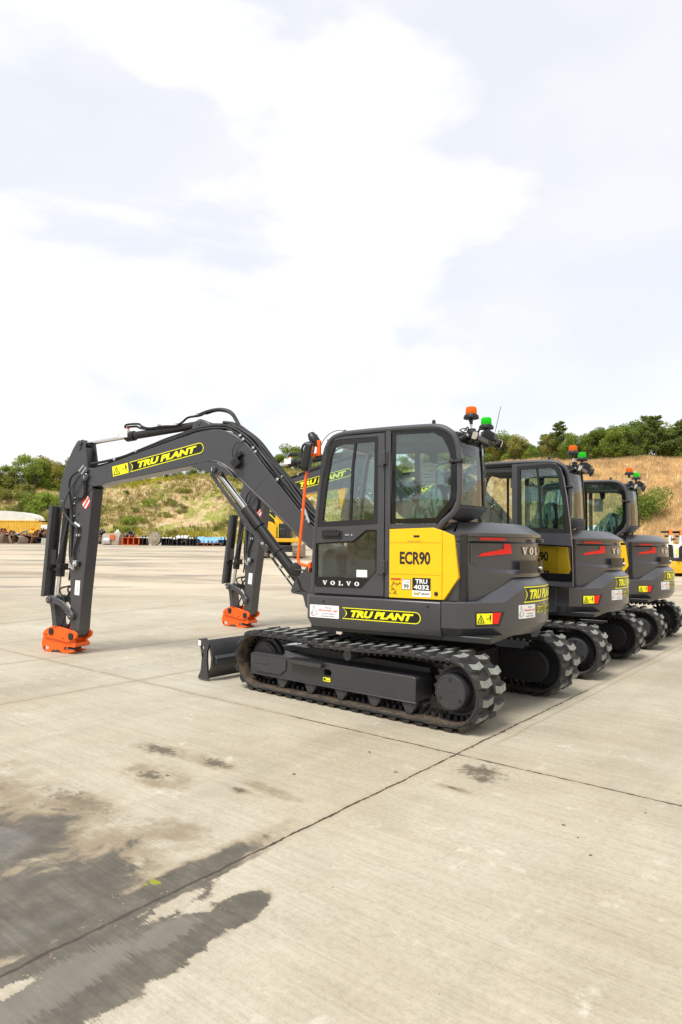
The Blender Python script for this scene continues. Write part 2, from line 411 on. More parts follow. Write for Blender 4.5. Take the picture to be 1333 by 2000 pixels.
# ---- undercarriage
XS, XI, ZC, RB = -1.0, 1.43, .335, .30
LS = XI - XS; PER = 2 * LS + 2 * PI * RB; NP = 46
def belt_at(s):
    s %= PER
    if s < LS:                        # bottom run, towards the front
        return XS + s, ZC - RB, 1, 0
    s -= LS
    if s < PI * RB:
        a = -PI / 2 + s / RB; return XI + RB * math.cos(a), ZC + RB * math.sin(a), -math.sin(a), math.cos(a)
    s -= PI * RB
    if s < LS:
        t = s / LS; return XI - s, ZC + RB - .030 * math.sin(PI * t) ** 2 + .012 * math.sin(2 * PI * t) ** 2, -1, 0
    s -= LS
    a = PI / 2 + s / RB; return XS + RB * math.cos(a), ZC + RB * math.sin(a), -math.sin(a), math.cos(a)
def make_track(sgn):
    yc = sgn * .925
    mb = MB(); NS = NP * 4; ring = []
    prof = [(-.225, -.012, 0), (-.215, .0, 0), (.215, 0, 0), (.225, -.012, 0), (.222, -.03, 1), (.19, -.036, 1), (-.19, -.036, 1), (-.222, -.03, 1)]
    for i in range(NS):
        x, z, tx, tz = belt_at(PER * i / NS); nx, nz = tz, -tx
        ring.append([(x + nx * d, yc + y, z + nz * d) for y, d, _ in prof])
    k = len(prof)
    for i in range(NS):
        j = (i + 1) % NS
        for a in range(k):
            b = (a + 1) % k
            mb.add([ring[i][a], ring[j][a], ring[j][b], ring[i][b]], [(0, 1, 2, 3)], 1 if 4 <= a <= 6 else 0)
    rr = random.Random(3)
    for i in range(NP):               # staggered tread bars, two columns
        for col in (-1, 1):
            s0 = PER * (i + (.5 if col < 0 else 0)) / NP
            y0, y1 = (.012, .226) if col > 0 else (-.226, -.012)
            def pt(u, y, h):
                x, z, tx, tz = belt_at(s0 + u); return (x + tz * h, yc + y, z - tx * h)
            ym = (y0 + y1) / 2; w = .038; sk = .024
            base = [(-w - sk * 0, y0), (-w + sk, ym), (-w, y1), (w, y1), (w + sk, ym), (w - 0, y0)]
            if col < 0: base = [(-w, y0), (-w + sk, ym), (-w, y1), (w, y1), (w + sk, ym), (w, y0)]
            h = .035
            lo = [pt(a * 1.25, b, -.002) for a, b in base]; tw = .72
            hi = [pt(a * tw + .004, ym + (b - ym) * .90, h) for a, b in base]
            n = 6
            mb.add(lo + hi, [tuple(range(n, 2 * n))], 2)
            mb.add(lo + hi, [(q, (q + 1) % n, n + (q + 1) % n, n + q) for q in range(n)], 0)
    NG = 92
    for i in range(NG):               # drive lugs inside the belt
        s0 = PER * i / NG
        for ya, yb in ((-.085, -.035), (.035, .085)):
            vs = []
            for h, g in ((-.03, .021), (-.075, .013)):
                for u, y in ((-g, ya), (g, ya), (g, yb), (-g, yb)):
                    x, z, tx, tz = belt_at(s0 + u); vs.append((x + tz * h, yc + y, z - tx * h))
            mb.add(vs, [(0, 1, 2, 3), (4, 5, 6, 7), (0, 1, 5, 4), (1, 2, 6, 5), (2, 3, 7, 6), (3, 0, 4, 7)], 3)
    tr = part(mb, 'track', ['belt', 'beltin', 'lug', 'rubber'], root, UC, sharp=30)
    yo = lambda a, b: (min(sgn * a, sgn * b), max(sgn * a, sgn * b))
    # frame beam
    mb = MB(); y0, y1 = yo(.80, 1.085)
    mb.prism([(1.56, .40), (1.56, .185), (-.63, .185), (-.63, .40), (-.60, .415), (1.50, .415)], y0, y1, holes=[rpoly(rect(.38, .285, .48, .35), .032)])
    ym, yM = yo(1.06, 1.095); mb.box((-.64, ym, .172), (1.565, yM, .19))
    a, b = yo(.62, .80); mb.prism([(1.3, .41), (1.3, .2), (-.6, .2), (-.6, .46), (.9, .50)], a, b)
    fr_ = part(mb, 'track_frame', 'under', tr, bevel=.008)
    mb = MB(); a, b = yo(1.085, 1.10)
    mb.prism(rpoly([(1.545, .385), (1.545, .29), (1.44, .215), (1.09, .215), (1.0, .275), (1.0, .385)], .012), a, b)
    a2, b2 = yo(1.10, 1.106); mb.prism(rpoly(rect(1.28, .30, 1.46, .33), .014), a2, b2)
    part(mb, 'tensioner_cover', 'under', tr, bevel=.004)
    mb = MB(); a, b = yo(1.03, 1.155)
    mb.prism([(.92, .405), (.92, .37), (.46, .37), (.46, .405)], a, b)
    for i in range(18):
        xx = .92 - .46 * (i + .5) / 18; mb.prism([(xx - .009, .403), (xx, .421), (xx + .009, .403)], a, b)
    part(mb, 'step', 'under', tr, bevel=.003)
    mb = MB(); flat(mb, rect(0, 0, .095, .04), lambda u, v, d: (.48 - u, sgn * (1.087 + d), .232 + v), .003, 0)
    flat(mb, rect(.008, .008, .035, .032), lambda u, v, d: (.48 - u, sgn * (1.087 + d), .232 + v), .0042, 1); flat(mb, rect(.045, .012, .085, .017), lambda u, v, d: (.48 - u, sgn * (1.087 + d), .232 + v), .0042, 1)
    part(mb, 'sticker', ['decaly', 'black'], tr, solid=False, smooth=False)
    # idler
    mb = MB(); y_ = sgn * .925
    mb.lathe([(.05, -.07), (.19, -.07), (.19, -.03), (.235, -.03), (.235, .03), (.19, .03), (.19, .07), (.05, .07)], (XI, y_, ZC), 'Y', 36)
    mb.lathe([(.16, -.078), (.165, -.078), (.165, .078), (.16, .078)], (XI, y_, ZC), 'Y', 36)
    idl = part(mb, 'idler_wheel', 'under', tr)
    mb = MB()
    for i in range(6):
        t = i * PI / 3 + .3; mb.lathe([(.026, -.001), (.026, .002)], (XI + .115 * math.cos(t), sgn * .997, ZC + .115 * math.sin(t)), 'Y', 12)
    part(mb, 'wheel_hole', 'black', idl, split=True)
    # sprocket + motor cover
    mb = MB(); pr_ = []
    for i in range(21 * 4):
        t = 2 * PI * i / 84; q = i % 4; pr_.append((XS + (.262 if q in (0, 1) else .228) * math.cos(t), ZC + (.262 if q in (0, 1) else .228) * math.sin(t)))
    mb.prism(pr_, y_ - .022, y_ + .022)
    mb.lathe([(.20, 0), (.20, sgn * .05), (.17, sgn * .07)], (XS, y_, ZC), 'Y', 32)
    part(mb, 'sprocket', 'under', tr, sharp=25)
    mb = MB(); mb.lathe([(.165, 0), (.165, sgn * .155), (.148, sgn * .185), (.140, sgn * .188), (.138, sgn * .182)], (XS, y_ - sgn * .0, ZC), 'Y', 40)
    mb.lathe([(.137, sgn * .18), (.137, sgn * .1835), (.02, sgn * .1835)], (XS, y_, ZC), 'Y', 40)
    hc = part(mb, 'hub_cover', 'under', tr)
    mb = MB()
    for t in (PI / 2, PI / 2 + 2 * PI / 3, PI / 2 + 4 * PI / 3): mb.lathe([(.013, sgn * .183), (.013, sgn * .189), (.007, sgn * .189)], (XS + .112 * math.cos(t), y_, ZC + .112 * math.sin(t)), 'Y', 12)
    part(mb, 'bolt', 'chard', hc, split=True)
    mb = MB(); text(mb, 'VOLVO', -.06, -.008, .06, .014, (lambda u, v, d: (XS - u * sgn, y_ + sgn * (.184 + d), ZC + v)), .002, bold=.02); part(mb, 'raised_lettering', 'char', hc, solid=False)
    # inner motor guard
    mb = MB(); a, b = yo(.63, .70)
    mb.prism([(XS + .17 * math.cos(t), ZC + .17 * math.sin(t)) for t in [PI / 2 + PI * i / 14 for i in range(15)]] + [(XS + .42, ZC - .16), (XS + .42, ZC + .16)], a, b)
    for p in ((-.0, .14), (-.02, -.14), (.36, -.12), (.36, .12)): mb.lathe([(.012, 0), (.012, -sgn * .012)], (XS + p[0], sgn * .63, ZC + p[1]), 'Y', 8)
    part(mb, 'motor_guard', 'chard', tr, bevel=.012)
    # rollers
    for x in (1.08, .67, .26, -.15, -.55):
        mb = MB(); mb.lathe([(.03, -.15), (.052, -.15), (.052, -.03), (.085, -.03), (.085, .03), (.052, .03), (.052, .15), (.03, .15)], (x, y_, .125), 'Y', 20)
        ya, yb = yo(1.02, 1.07)
        mb.prism([(x + .085, .175), (x + .065, .125), (x + .03, .10), (x + .015, .125), (x - .01, .125), (x - .03, .10), (x - .065, .125), (x - .085, .175)], ya, yb)
        part(mb, 'roller', 'under', tr, bevel=.003)
    mb = MB(); mb.lathe([(.03, -.16), (.055, -.15), (.055, .15), (.05, .165), (.02, .165)], (.17, y_, .525), 'Y', 22); mb.cyl((.17, sgn * .7, .5), (.17, sgn * .85, .5), .03)
    part(mb, 'carrier_roller', 'under', tr)
    return tr
make_track(1); make_track(-1)

mb = MB()
mb.prism([(.95, .30), (.95, .50), (.6, .66), (-.35, .66), (-.62, .5), (-.62, .30), (-.5, .26), (.8, .26)], -.62, .62)
mb.lathe([(.46, 0), (.46, .05), (.50, .05), (.50, .12)], (.1, 0, .655), 'Z', 36)
part(mb, 'chassis', 'chard', root, UC, bevel=.01)
mb = MB(); mb.box((-.642, .36, .40), (-.622, .44, .47)); part(mb, 'data_plate', 'grey', root, UC)
mb = MB()
for s in (-1, 1):
    mb.prism(rpoly([(2.12, .20), (2.12, .34), (1.5, .42), (.9, .40), (.9, .32), (1.5, .31)], .02), s * .42 - .04, s * .42 + .04)
    mb.cyl((.98, s * .52, .37), (.98, s * .32, .37), .05)
mb.box((1.55, -.40, .30), (1.65, .40, .38))
arm_ = part(mb, 'blade_arm', 'chard', root, UC, bevel=.008)
mb = MB(); mb.cyl((.95, 0, .52), (1.55, 0, .40), .055, 18); mb.cyl((1.55, 0, .40), (2.05, 0, .30), .03, 16, 1); mb.cyl((.95, -.09, .52), (.95, .09, .52), .05)
part(mb, 'blade_cylinder', ['chard', 'chrome'], root, UC)
mb = MB(); pf = [(2.10, .47), (2.16, .44), (2.125, .36), (2.10, .24), (2.12, .13), (2.20, .03), (2.18, .03), (2.09, .12), (2.07, .24), (2.09, .37), (2.10, .44)]
pf = [(2.20, .475), (2.215, .455), (2.155, .40), (2.12, .27), (2.13, .16), (2.21, .025), (2.185, .025), (2.10, .15), (2.09, .27), (2.12, .41), (2.18, .475)]
mb.prism(pf, -1.14, 1.14)
mb.prism([(2.10, .30), (2.06, .27), (2.06, .22), (2.10, .18)], -1.1, 1.1)
mb.v = [(v[0] + .06, v[1], v[2]) for v in mb.v]
bl = part(mb, 'dozer_blade', 'under', root, UC, bevel=.004)
for s in (1, -1):
    mb = MB(); ya, yb = (1.14, 1.165) if s > 0 else (-1.165, -1.14)
    mb.prism(rpoly([(2.335, .475), (2.20, .500), (2.13, .43), (2.165, .34), (2.165, .24), (2.135, .02), (2.33, -.0 + .012), (2.27, .12), (2.255, .28), (2.29, .40)], .02), ya, yb, holes=[circ(2.245, .385, .028, 14), rpoly([(2.235, .33), (2.265, .31), (2.25, .25), (2.225, .29)], .01)])
    mb.v = [(v[0] + .06, v[1], v[2]) for v in mb.v]
    sp = part(mb, 'side_plate', 'under', bl, bevel=.002)
    mb = MB(); flat(mb, rect(0, 0, .05, .06), lambda u, v, d: (2.385 - u, s * (1.165 + d), .405 + v), .002, 0); part(mb, 'sticker', 'white', sp, solid=False)

# ---- lower body
mb = MB()
mb.prism([(.80, .80), (.80, .74), (-1.1, .74), (-1.1, .80)], -1.0, 1.0)
mb.lathe([(.55, 0), (.55, .07)], (0, 0, .70), 'Z', 36)
mb.box((-1.15, -.55, .80), (-.6, .55, 1.2)); mb.box((-.7, -.98, .80), (.82, .95, 1.10))
part(mb, 'base_frame', 'chard', root, bevel=.01)
def skirt(sgn, xf, xr):
    mb = MB()
    prof = [(.98, 1.10), (1.055, 1.10), (1.068, 1.088), (1.068, .868), (1.03, .778), (.95, .778)]
    xs = [(xr, xr), ]
    a = [(xr, sgn * y, z) for y, z in prof]
    def xfr(z): return xf - (0 if z > .866 else (.866 - z) * .42)
    b = [(xfr(z) - .03, sgn * y, z) for y, z in prof]; c_ = [(xfr(z), sgn * (y - .03), z) for y, z in prof]
    n = len(prof); e = [(xfr(z), sgn * .85, z) for y, z in prof]
    vs = a + b + c_ + e; fs = []
    for k in range(3):
        for i in range(n - 1): fs.append((k * n + i, k * n + i + 1, (k + 1) * n + i + 1, (k + 1) * n + i))
    fs += [tuple(range(n))] + [tuple(range(3 * n, 4 * n))] + [(0, n, 2 * n, 3 * n), (n - 1, 2 * n - 1, 3 * n - 1, 4 * n - 1)]
    mb.add(vs, fs)
    return part(mb, 'side_skirt', 'char', root, bevel=.006)
sk = skirt(1, .82, -.652); skr = skirt(-1, .82, -.652)
mb = MB()
for x, z in ((.605, 1.04), (-.532, 1.05)): mb.lathe([(.014, 0), (.014, .003), (.009, .0032)], (x, 1.067, z), 'Y', 14)
part(mb, 'bolt_hole', 'black', sk, split=True)
mb = MB(); thumbs(mb, 0, 0, .345, .127, side(.768, .877, 1.068), 0, 1, 2); part(mb, 'safety_sticker', ['white', 'black', 'red'], sk, solid=False, smooth=False)
mb = MB(); badge(mb, .845, .112, side(.385, .882, 1.068), 0, 1, .045); part(mb, 'name_decal', ['decaly', 'gloss'], sk, solid=False, smooth=False)

# ---- tail: counterweight and engine hood as lofts round the plan outline
RT = 1.33; PHI0 = 180 - math.degrees(math.acos(-math.cos(R(127.2)) )) 
def lerp(x, pts):
    if x <= pts[0][0]: return pts[0][1]
    for (a, b), (c_, d) in zip(pts, pts[1:]):
        if x <= c_: return b + (d - b) * (x - a) / (c_ - a)
    return pts[-1][1]
cols = []      # (phi measured as angle from the left corner for the profile lookups, position fn)
def colpos(kind, t, off):
    if kind == 'L': return (t, 1.06 - off)
    if kind == 'R': return (t, -1.06 + off)
    a = R(t); nx, ny = math.cos(a), math.sin(a)
    return ((RT - off) * nx, max(-1.06 + off, min(1.06 - off, (RT - off) * ny)))
CL = [('L', -.658, 120), ('L', -.70, 122), ('L', -.75, 124)] + [('C', 127.2 + (180 - 127.2) * i / 40, 127.2 + (180 - 127.2) * i / 40) for i in range(41)]
CL = CL + [('C', 360 - c_[1], c_[2]) for c_ in CL[3:-1][::-1]] + [('R', c_[1], c_[2]) for c_ in CL[:3][::-1]]
def loft(rows, extra=None):
    mb = MB(); vs = []; n = len(rows(180))
    for kind, t, ph in CL:
        for z, off, *_ in rows(ph):
            x, y = colpos(kind, t, off); vs.append((x, y, z))
    fs = []; ms = []
    for i in range(len(CL) - 1):
        for j in range(n - 1): fs.append((i * n + j, i * n + j + 1, (i + 1) * n + j + 1, (i + 1) * n + j))
    mb.add(vs, fs); return mb, n
def seam(ph): return lerp(ph, [(120, 1.104), (137, 1.107), (156.8, 1.300), (162, 1.305), (180, 1.309)])
def cwrows(ph):
    zs = seam(ph); zt = min(zs - .006, lerp(ph, [(120, 1.092), (148.6, 1.097), (161, 1.238), (180, 1.252)]))
    return [(.775, .9), (.775, .07), (.868, .0), (zt, 0), (zs, max(.012, min(.085, (zs - zt) * 1.2))), (zs, .2)]
mb, n = loft(cwrows)
cw = part(mb, 'counterweight', 'char', root, bevel=0, sharp=16, solid=False)
def smooth(a, b, x): t = max(0, min(1, (x - a) / (b - a))); return t * t * (3 - 2 * t)
def hoodrows(ph):
    zs = seam(ph) + .004; k = smooth(133.5, 136.0, ph)       # scoop
    zl = lerp(ph, [(120, 1.345), (180, 1.312)])
    zl = max(zl, zs + .004); o = .045 + .032 * smooth(127, 134, ph)
    zsh = lerp(ph, [(134, 1.45), (138.5, 1.385), (159, 1.352), (180, 1.350)]); zsh = max(zsh, zl + .012)
    dp = .062 * k * lerp(ph, [(134, 1), (150, .9), (160, .45), (180, .2)])
    return [(zs, .15), (zs, o + .012), (zl, o), (zsh, o), (zsh + .038, o + dp), (1.640, o + dp), (1.656, o + dp + .012), (1.660, o + .035 * k), (1.703, o + .035 * k), (1.706, o - .008), (1.735, o - .008), (1.742, o),
            (1.836, o + .15), (1.850, o + .30), (1.856, o + .60)]
mb, n = loft(hoodrows)
cap = [len(mb.v) and (i * n + n - 1) for i in range(len(CL))]
mb.f.append(tuple(cap)); mb.m.append(0)
hood = part(mb, 'engine_hood', 'char', root, sharp=17, solid=False)
mb = MB(); mb.box((-.86, -.98, 1.08), (-.45, .985, 1.72)); part(mb, 'engine_bay', 'chard', root)
mb = MB(); g = tail(0, 0, RT)
def cylpoly(mb, pts, Rr, d, mi, n=1):
    P = []
    for a, b in zip(pts, pts[1:] + pts[:1]):
        k = max(1, int(abs(a[0] - b[0]) / 3)); P += [(a[0] + (b[0] - a[0]) * j / k, a[1] + (b[1] - a[1]) * j / k) for j in range(k)]
    mb.add([((Rr + d) * math.cos(R(p)), (Rr + d) * math.sin(R(p)), z) for p, z in P], [tuple(range(len(P)))], mi)
def strip(mb, lo, hi, Rf, mi):     # ribbon: lo/hi are (phi, z) lists with equal length
    k = len(lo); vs = [(Rf(p, z) * math.cos(R(p)), Rf(p, z) * math.sin(R(p)), z) for p, z in lo] + [(Rf(p, z) * math.cos(R(p)), Rf(p, z) * math.sin(R(p)), z) for p, z in hi]
    mb.add(vs, [(i, i + 1, k + i + 1, k + i) for i in range(k - 1)], mi)
def hoodR(p, z, d=.006):
    if p > 180: p = 360 - p
    rws = hoodrows(p); 
    for (za, oa), (zb, ob) in zip(rws, rws[1:]):
        if za <= z <= zb and zb > za: return RT - (oa + (ob - oa) * (z - za) / (zb - za)) + d
    return RT - .06 + d
for sg in (1, -1):
    mb = MB(); f_ = (lambda p: p) if sg > 0 else (lambda p: 360 - p)
    ps = [139.2 + (153.8 - 139.2) * i / 8 for i in range(9)]
    strip(mb, [(f_(p + (.5 if i == 0 else 0)), 1.671) for i, p in enumerate(ps)], [(f_(p), 1.694) for p in ps], hoodR, 0)
    ps = [139.4 + (157.7 - 139.4) * i / 10 for i in range(11)]
    strip(mb, [(f_(p), lerp(p, [(139.4, 1.517), (157.7, 1.546)])) for p in ps], [(f_(p), lerp(p, [(139.4, 1.519), (140.7, 1.545), (153.0, 1.588), (153.4, 1.592), (157.4, 1.592)])) for p in ps], hoodR, 0)
    ps = [153.3, 154.7, 156, 157.3]
    strip(mb, [(f_(p), 1.591) for p in ps], [(f_(p), 1.637) for p in ps], hoodR, 0)
    part(mb, 'rear_reflector', 'red', hood, solid=False)
    mb = MB()
    ps = [134.9, 137, 140, 143, 146.0, 148.6]
    strip(mb, [(f_(p), .880) for p in ps[:5]], [(f_(lerp(i, [(0, 134.9), (4, 148.6)])), 1.014) for i in range(5)], lambda p, z: RT + .0015, 0)
    strip(mb, [(f_(p), .904) for p in (135.5, 139, 142.4)], [(f_(p), 1.0) for p in (135.5, 139, 142.4)], lambda p, z: RT + .004, 1)
    strip(mb, [(f_(p), .904) for p in (142.45, 145.2)], [(f_(p), 1.004) for p in (142.45, 146.7)], lambda p, z: RT + .004, 2)
    if sg > 0: 
        fn = tail(135.5, .904, RT); t_ = MB(); warnplate(t_, 0, 0, .16, .097, fn, 1, 3, .0045); mb.add(t_.v, t_.f, 0); mb.m[-len(t_.m):] = t_.m
    part(mb, 'warning_decal', ['chard', 'decaly', 'red', 'black'], cw, solid=False, smooth=False)
# rear lettering, stickers, vent
STRIP[0] = .04
mb = MB(); 
serif(mb, 'VOLVO', 0, 0, R(29.6) * 1.29, .072, (lambda u, v, d: ((hoodR(165.2 + math.degrees(u / 1.29), 1.535 + v, d)) * math.cos(R(165.2) + u / 1.29), hoodR(165.2 + math.degrees(u / 1.29), 1.535 + v, d) * math.sin(R(165.2) + u / 1.29), 1.535 + v)), .012, 0, .55)
part(mb, 'rear_lettering', 'silver', hood, solid=False, split=True)
for q, (a, b) in enumerate(((160.2, 178.0), (182.0, 199.8))):
    mb = MB(); ps = [a + (b - a) * i / 6 for i in range(7)]
    strip(mb, [(p, 1.358) for p in ps], [(p, 1.477) for p in ps], lambda p, z: RT - .052, 0)
    for k in range(14):
        z = 1.364 + .112 * k / 14; strip(mb, [(p, z) for p in ps], [(p, z + .0028) for p in ps], lambda p, z: RT - .049, 1)
    strip(mb, [(p, 1.349) for p in ps], [(p, 1.358) for p in ps], lambda p, z: RT - .042, 2)
    part(mb, 'vent', ['black', 'chard', 'char'], hood, solid=False)
mb = MB(); mb.lathe([(.018, 0), (.018, -.03), (.008, -.034)], (-1.275, 0, 1.40), 'X', 12); mb.box((-1.315, -.05, 1.655), (-1.255, .05, 1.69), 1); part(mb, 'latch', ['steel', 'black'], hood, bevel=.004, split=True)
mb = MB(); badge(mb, .86, .150, tail(159.6, 1.083, RT), 0, 1, .05); part(mb, 'name_decal', ['decaly', 'gloss'], cw, solid=False, smooth=False)
mb = MB(); thumbs(mb, 0, 0, .281, .128, tail(156.3, .936, RT), 0, 1, 2); part(mb, 'safety_sticker', ['white', 'black', 'red'], cw, solid=False, smooth=False)
mb = MB(); text(mb, 'tru7group', 0, 0, .50, .108, tail(169.9, .951, RT), .0028, 0, bold=.06, shear=.25, space=1.08); text(mb, 'tru7group', .008, .008, .492, .100, tail(169.9, .951, RT), .0042, 1, bold=.012, shear=.25, space=1.12)
part(mb, 'group_decal', ['decaly', 'gloss'], cw, solid=False, smooth=False)
mb = MB()
for a, b in ((166.3, 169.8), (193.7, 190.2)):
    strip(mb, [(a, .822), (a + (b - a) * .45, .826)], [(a + (b - a) * .55, .884), (b, .888)], lambda p, z: RT - (.0 if z > .868 else (.868 - z) * .75) + .003, 0)
part(mb, 'lifting_slot', 'black', cw, solid=False, split=True)

STRIP[0] = 0
# ---- yellow side panel
ysidef = lambda a, b, d: (a, d - (0 if a > -.664 else (-.664 - a) * .12), b)
mb = MB(); mb.prism(rpoly([(-.122, 1.768), (-.575, 1.780), (-.660, 1.752), (-.660, 1.118), (-.122, 1.116)], [.004, .02, .01, .006, .006]), 1.0, 1.052)
mb.prism(rpoly([(-.664, 1.751), (-.772, 1.706), (-.812, 1.324), (-.676, 1.118), (-.664, 1.118)], .006), .98, 1.052, fn=ysidef)
yp = part(mb, 'service_panel', 'yellow', root, bevel=.004)
mb = MB()
for z in (1.641, 1.342): mb.prism(rect(-.13, z - .003, -.65, z + .003), 1.045, 1.0535)
mb.prism(rpoly([(-.30, 1.66), (-.335, 1.641), (-.43, 1.641), (-.465, 1.66)], .004), 1.045, 1.0532)
part(mb, 'groove', mat('panel_groove', (.60, .34, .004), .4), yp)
mb = MB(); mb.prism(rect(-.375, 1.690, -.435, 1.710), 1.04, 1.0545); mb.lathe([(.019, 0), (.019, .008), (.014, .011), (.006, .011)], (-.605, 1.05, 1.172), 'Y', 18); part(mb, 'latch', 'black', yp, split=True)
mb = MB(); text(mb, 'ECR90', 0, 0, .312, .122, side(-.234, 1.434, 1.052), .0025, 0, bold=.03, space=.98); part(mb, 'model_lettering', 'chard', yp, solid=False, smooth=False)
mb = MB(); f_ = side(-.366, 1.136, 1.052)
flat(mb, rect(0, .058, .184, .175), f_, .002, 1); flat(mb, rect(0, 0, .184, .058), f_, .002, 0)
text(mb, 'TRU', .03, .122, .152, .164, f_, .0035, 0, bold=.035); text(mb, '4032', .014, .068, .170, .112, f_, .0035, 0, bold=.035)
text(mb, 'tru7', .014, .014, .088, .046, f_, .0030, 1, bold=.06, shear=.25); text(mb, 'tru7', .016, .016, .086, .044, f_, .004, 2, bold=.0, shear=.25)
text(mb, 'GROUP', .092, .020, .172, .036, f_, .0035, 1, bold=.03, shear=.25)
part(mb, 'fleet_number_sticker', ['white', 'black', 'decaly'], yp, solid=False, smooth=False)
mb = MB(); f_ = side(-.258, 1.197, 1.052)
flat(mb, rect(0, 0, .09, .098), f_, .002, 1); flat(mb, rect(.004, .004, .086, .094), f_, .003, 0); text(mb, '99', .018, .010, .072, .052, f_, .004, 1, bold=.02)
text(mb, 'L WA', .035, .066, .078, .078, f_, .004, 1, bold=.01); text(mb, 'dB', .02, .080, .035, .088, f_, .004, 1, bold=.01)
part(mb, 'noise_sticker', ['white', 'black'], yp, solid=False, smooth=False)
mb = MB(); f_ = side(-.139, 1.142, 1.052)
flat(mb, rect(0, .142, .11, .16), f_, .002, 0); text(mb, 'DANGER', .01, .146, .098, .157, f_, .003, 1, bold=.02)
r2 = random.Random(5)
for i in range(16):
    u = r2.uniform(0, .095); v = r2.uniform(0, .12); line(mb, [(u, v), (u + r2.uniform(-.02, .03), v + r2.uniform(-.01, .02)), (u + r2.uniform(0, .03), v + r2.uniform(-.02, .01))], .0035, f_, .003, 1)
part(mb, 'warning_decal', ['orange', 'chard'], yp, solid=False, smooth=False)

# ---- right-hand bodywork (far side)
mb = MB(); mb.prism(rpoly([(.83, 1.10), (.83, 1.42), (.70, 1.52), (.1, 1.55), (0, 1.72), (-.66, 1.75), (-.66, 1.10)], .03), -1.05, -.50)
part(mb, 'fuel_tank_cover', 'char', root, bevel=.02)

# ---- cab
tubeL = [(.759, 1.131), (.745, 1.619), (.72, 1.912), (.682, 2.254), (.642, 2.51), (.608, 2.625), (.545, 2.70), (.446, 2.731), (.308, 2.740), (-.066, 2.742), (-.443, 2.736), (-.599, 2.726), (-.682, 2.699), (-.752, 2.640), (-.793, 2.556), (-.812, 2.434), (-.817, 2.281), (-.817, 2.08), (-.80, 1.999), (-.754, 1.918), (-.661, 1.838), (-.603, 1.772)]
def loop(y): return spline([(x, y, z) for x, z in tubeL], 4)
mb = MB()
mb.tube(loop(1.018), .029, 10)
YR = .12
mb.tube([(max(v.x, -.70 + .3 * max(0, 1.9 - v.z)), v.y, v.z) for v in loop(YR)], .026, 10)
mb.box((-.122, .985, 1.115), (-.066, 1.040, 2.728)); mb.box((-.03, YR - .03, 1.1), (.03, YR + .02, 2.72))
mb.box((-.60, .985, 1.775), (-.10, 1.042, 1.818)); mb.box((-.60, YR - .03, 1.74), (.75, YR + .02, 1.80))
mb.box((.70, .14, 1.10), (.765, 1.0, 1.16)); mb.box((.57, .14, 2.64), (.63, 1.0, 2.70)); mb.box((-.72, .14, 2.60), (-.68, 1.0, 2.68))
part(mb, 'cab_frame', 'char', root, bevel=.007)
mb = MB(); mb.prism(rpoly([(.60, 2.64), (.53, 2.725), (.40, 2.757), (-.44, 2.764), (-.62, 2.752), (-.72, 2.69), (-.68, 2.66), (-.58, 2.70), (.38, 2.70), (.5, 2.68)], .02), YR, 1.02)
rf = part(mb, 'roof', 'char', root, bevel=.01)
mb = MB(); mb.prism([(.42, 2.70), (.40, 2.63), (-.45, 2.60), (-.68, 2.52), (-.68, 2.66), (-.5, 2.70)], YR + .03, .985); part(mb, 'headliner', 'trim', rf, bevel=.02)
mb = MB()
for x, y, z in ((.448, .95, 2.745), (-.533, .95, 2.762)): mb.lathe([(.018, 0), (.018, .03), (.013, .045), (.004, .048)], (x, y, z), 'Z', 14)
mb.tube(spline([(.448, .95, 2.78), (.52, .97, 2.79), (.60, .99, 2.76), (.66, 1.01, 2.70), (.70, 1.02, 2.62)], 6), .004, 6)
part(mb, 'roof_sensor', 'black', root, split=True)
# lower cab shell, floor, seat, controls
mb = MB(); mb.box((-.60, YR, 1.08), (.74, 1.0, 1.16)); mb.box((-.60, YR - .02, 1.1), (.74, YR + .01, 1.76)); mb.box((-.62, YR, 1.1), (-.56, 1.0, 1.80))
part(mb, 'cab_floor', 'chard', root)
mb = MB(); rpl = [(-.822, 1.0), (-.868, .88), (-.893, .74), (-.898, .58), (-.868, .42), (-.80, .28), (-.72, .14)]; k = len(rpl); vs = []
for z, dx in ((1.99, .0), (1.97, -.004), (1.90, .07), (1.845, .20), (1.78, .30)): vs += [(x + dx, y, z) for x, y in rpl]
mb.add(vs, [(q * k + i, q * k + i + 1, (q + 1) * k + i + 1, (q + 1) * k + i) for q in range(4) for i in range(k - 1)]); mb.prism([(-.60, 1.74), (-.60, 1.99), (-.70, 1.985), (-.70, 1.80)], .14, .99)
part(mb, 'rear_cab_panel', 'char', root, solid=False, sharp=25)
mb = MB(); mb.prism(rpoly([(.05, 1.42), (.05, 1.52), (-.45, 1.50), (-.47, 1.40)], .03), .38, .84)
mb.prism(rpoly([(-.28, 1.50), (-.36, 1.50), (-.60, 2.02), (-.585, 2.19), (-.52, 2.215), (-.47, 2.1), (-.22, 1.56)], .03), .40, .82)
mb.prism(rpoly([(.02, 1.16), (-.05, 1.42), (-.42, 1.42), (-.45, 1.16)], .02), .44, .78)
st = part(mb, 'seat', 'seatf', root, bevel=.03)
mb = MB()
rw = random.Random(9)
prf = [(.06, 1.56), (-.05, 1.66), (-.14, 1.88), (-.30, 2.06), (-.43, 2.22), (-.52, 2.245), (-.60, 2.17), (-.625, 2.0), (-.60, 1.8), (-.50, 1.6), (-.46, 1.5)]
NY = 9
vs = []
for j in range(NY):
    t = j / (NY - 1); y = .36 + .50 * t; sc = 1 - .16 * abs(2 * t - 1) ** 3
    for x, z in prf: vs.append((-.3 + (x + .3) * sc + rw.uniform(-.018, .018), y + rw.uniform(-.012, .012), 1.8 + (z - 1.8) * sc + rw.uniform(-.018, .018)))
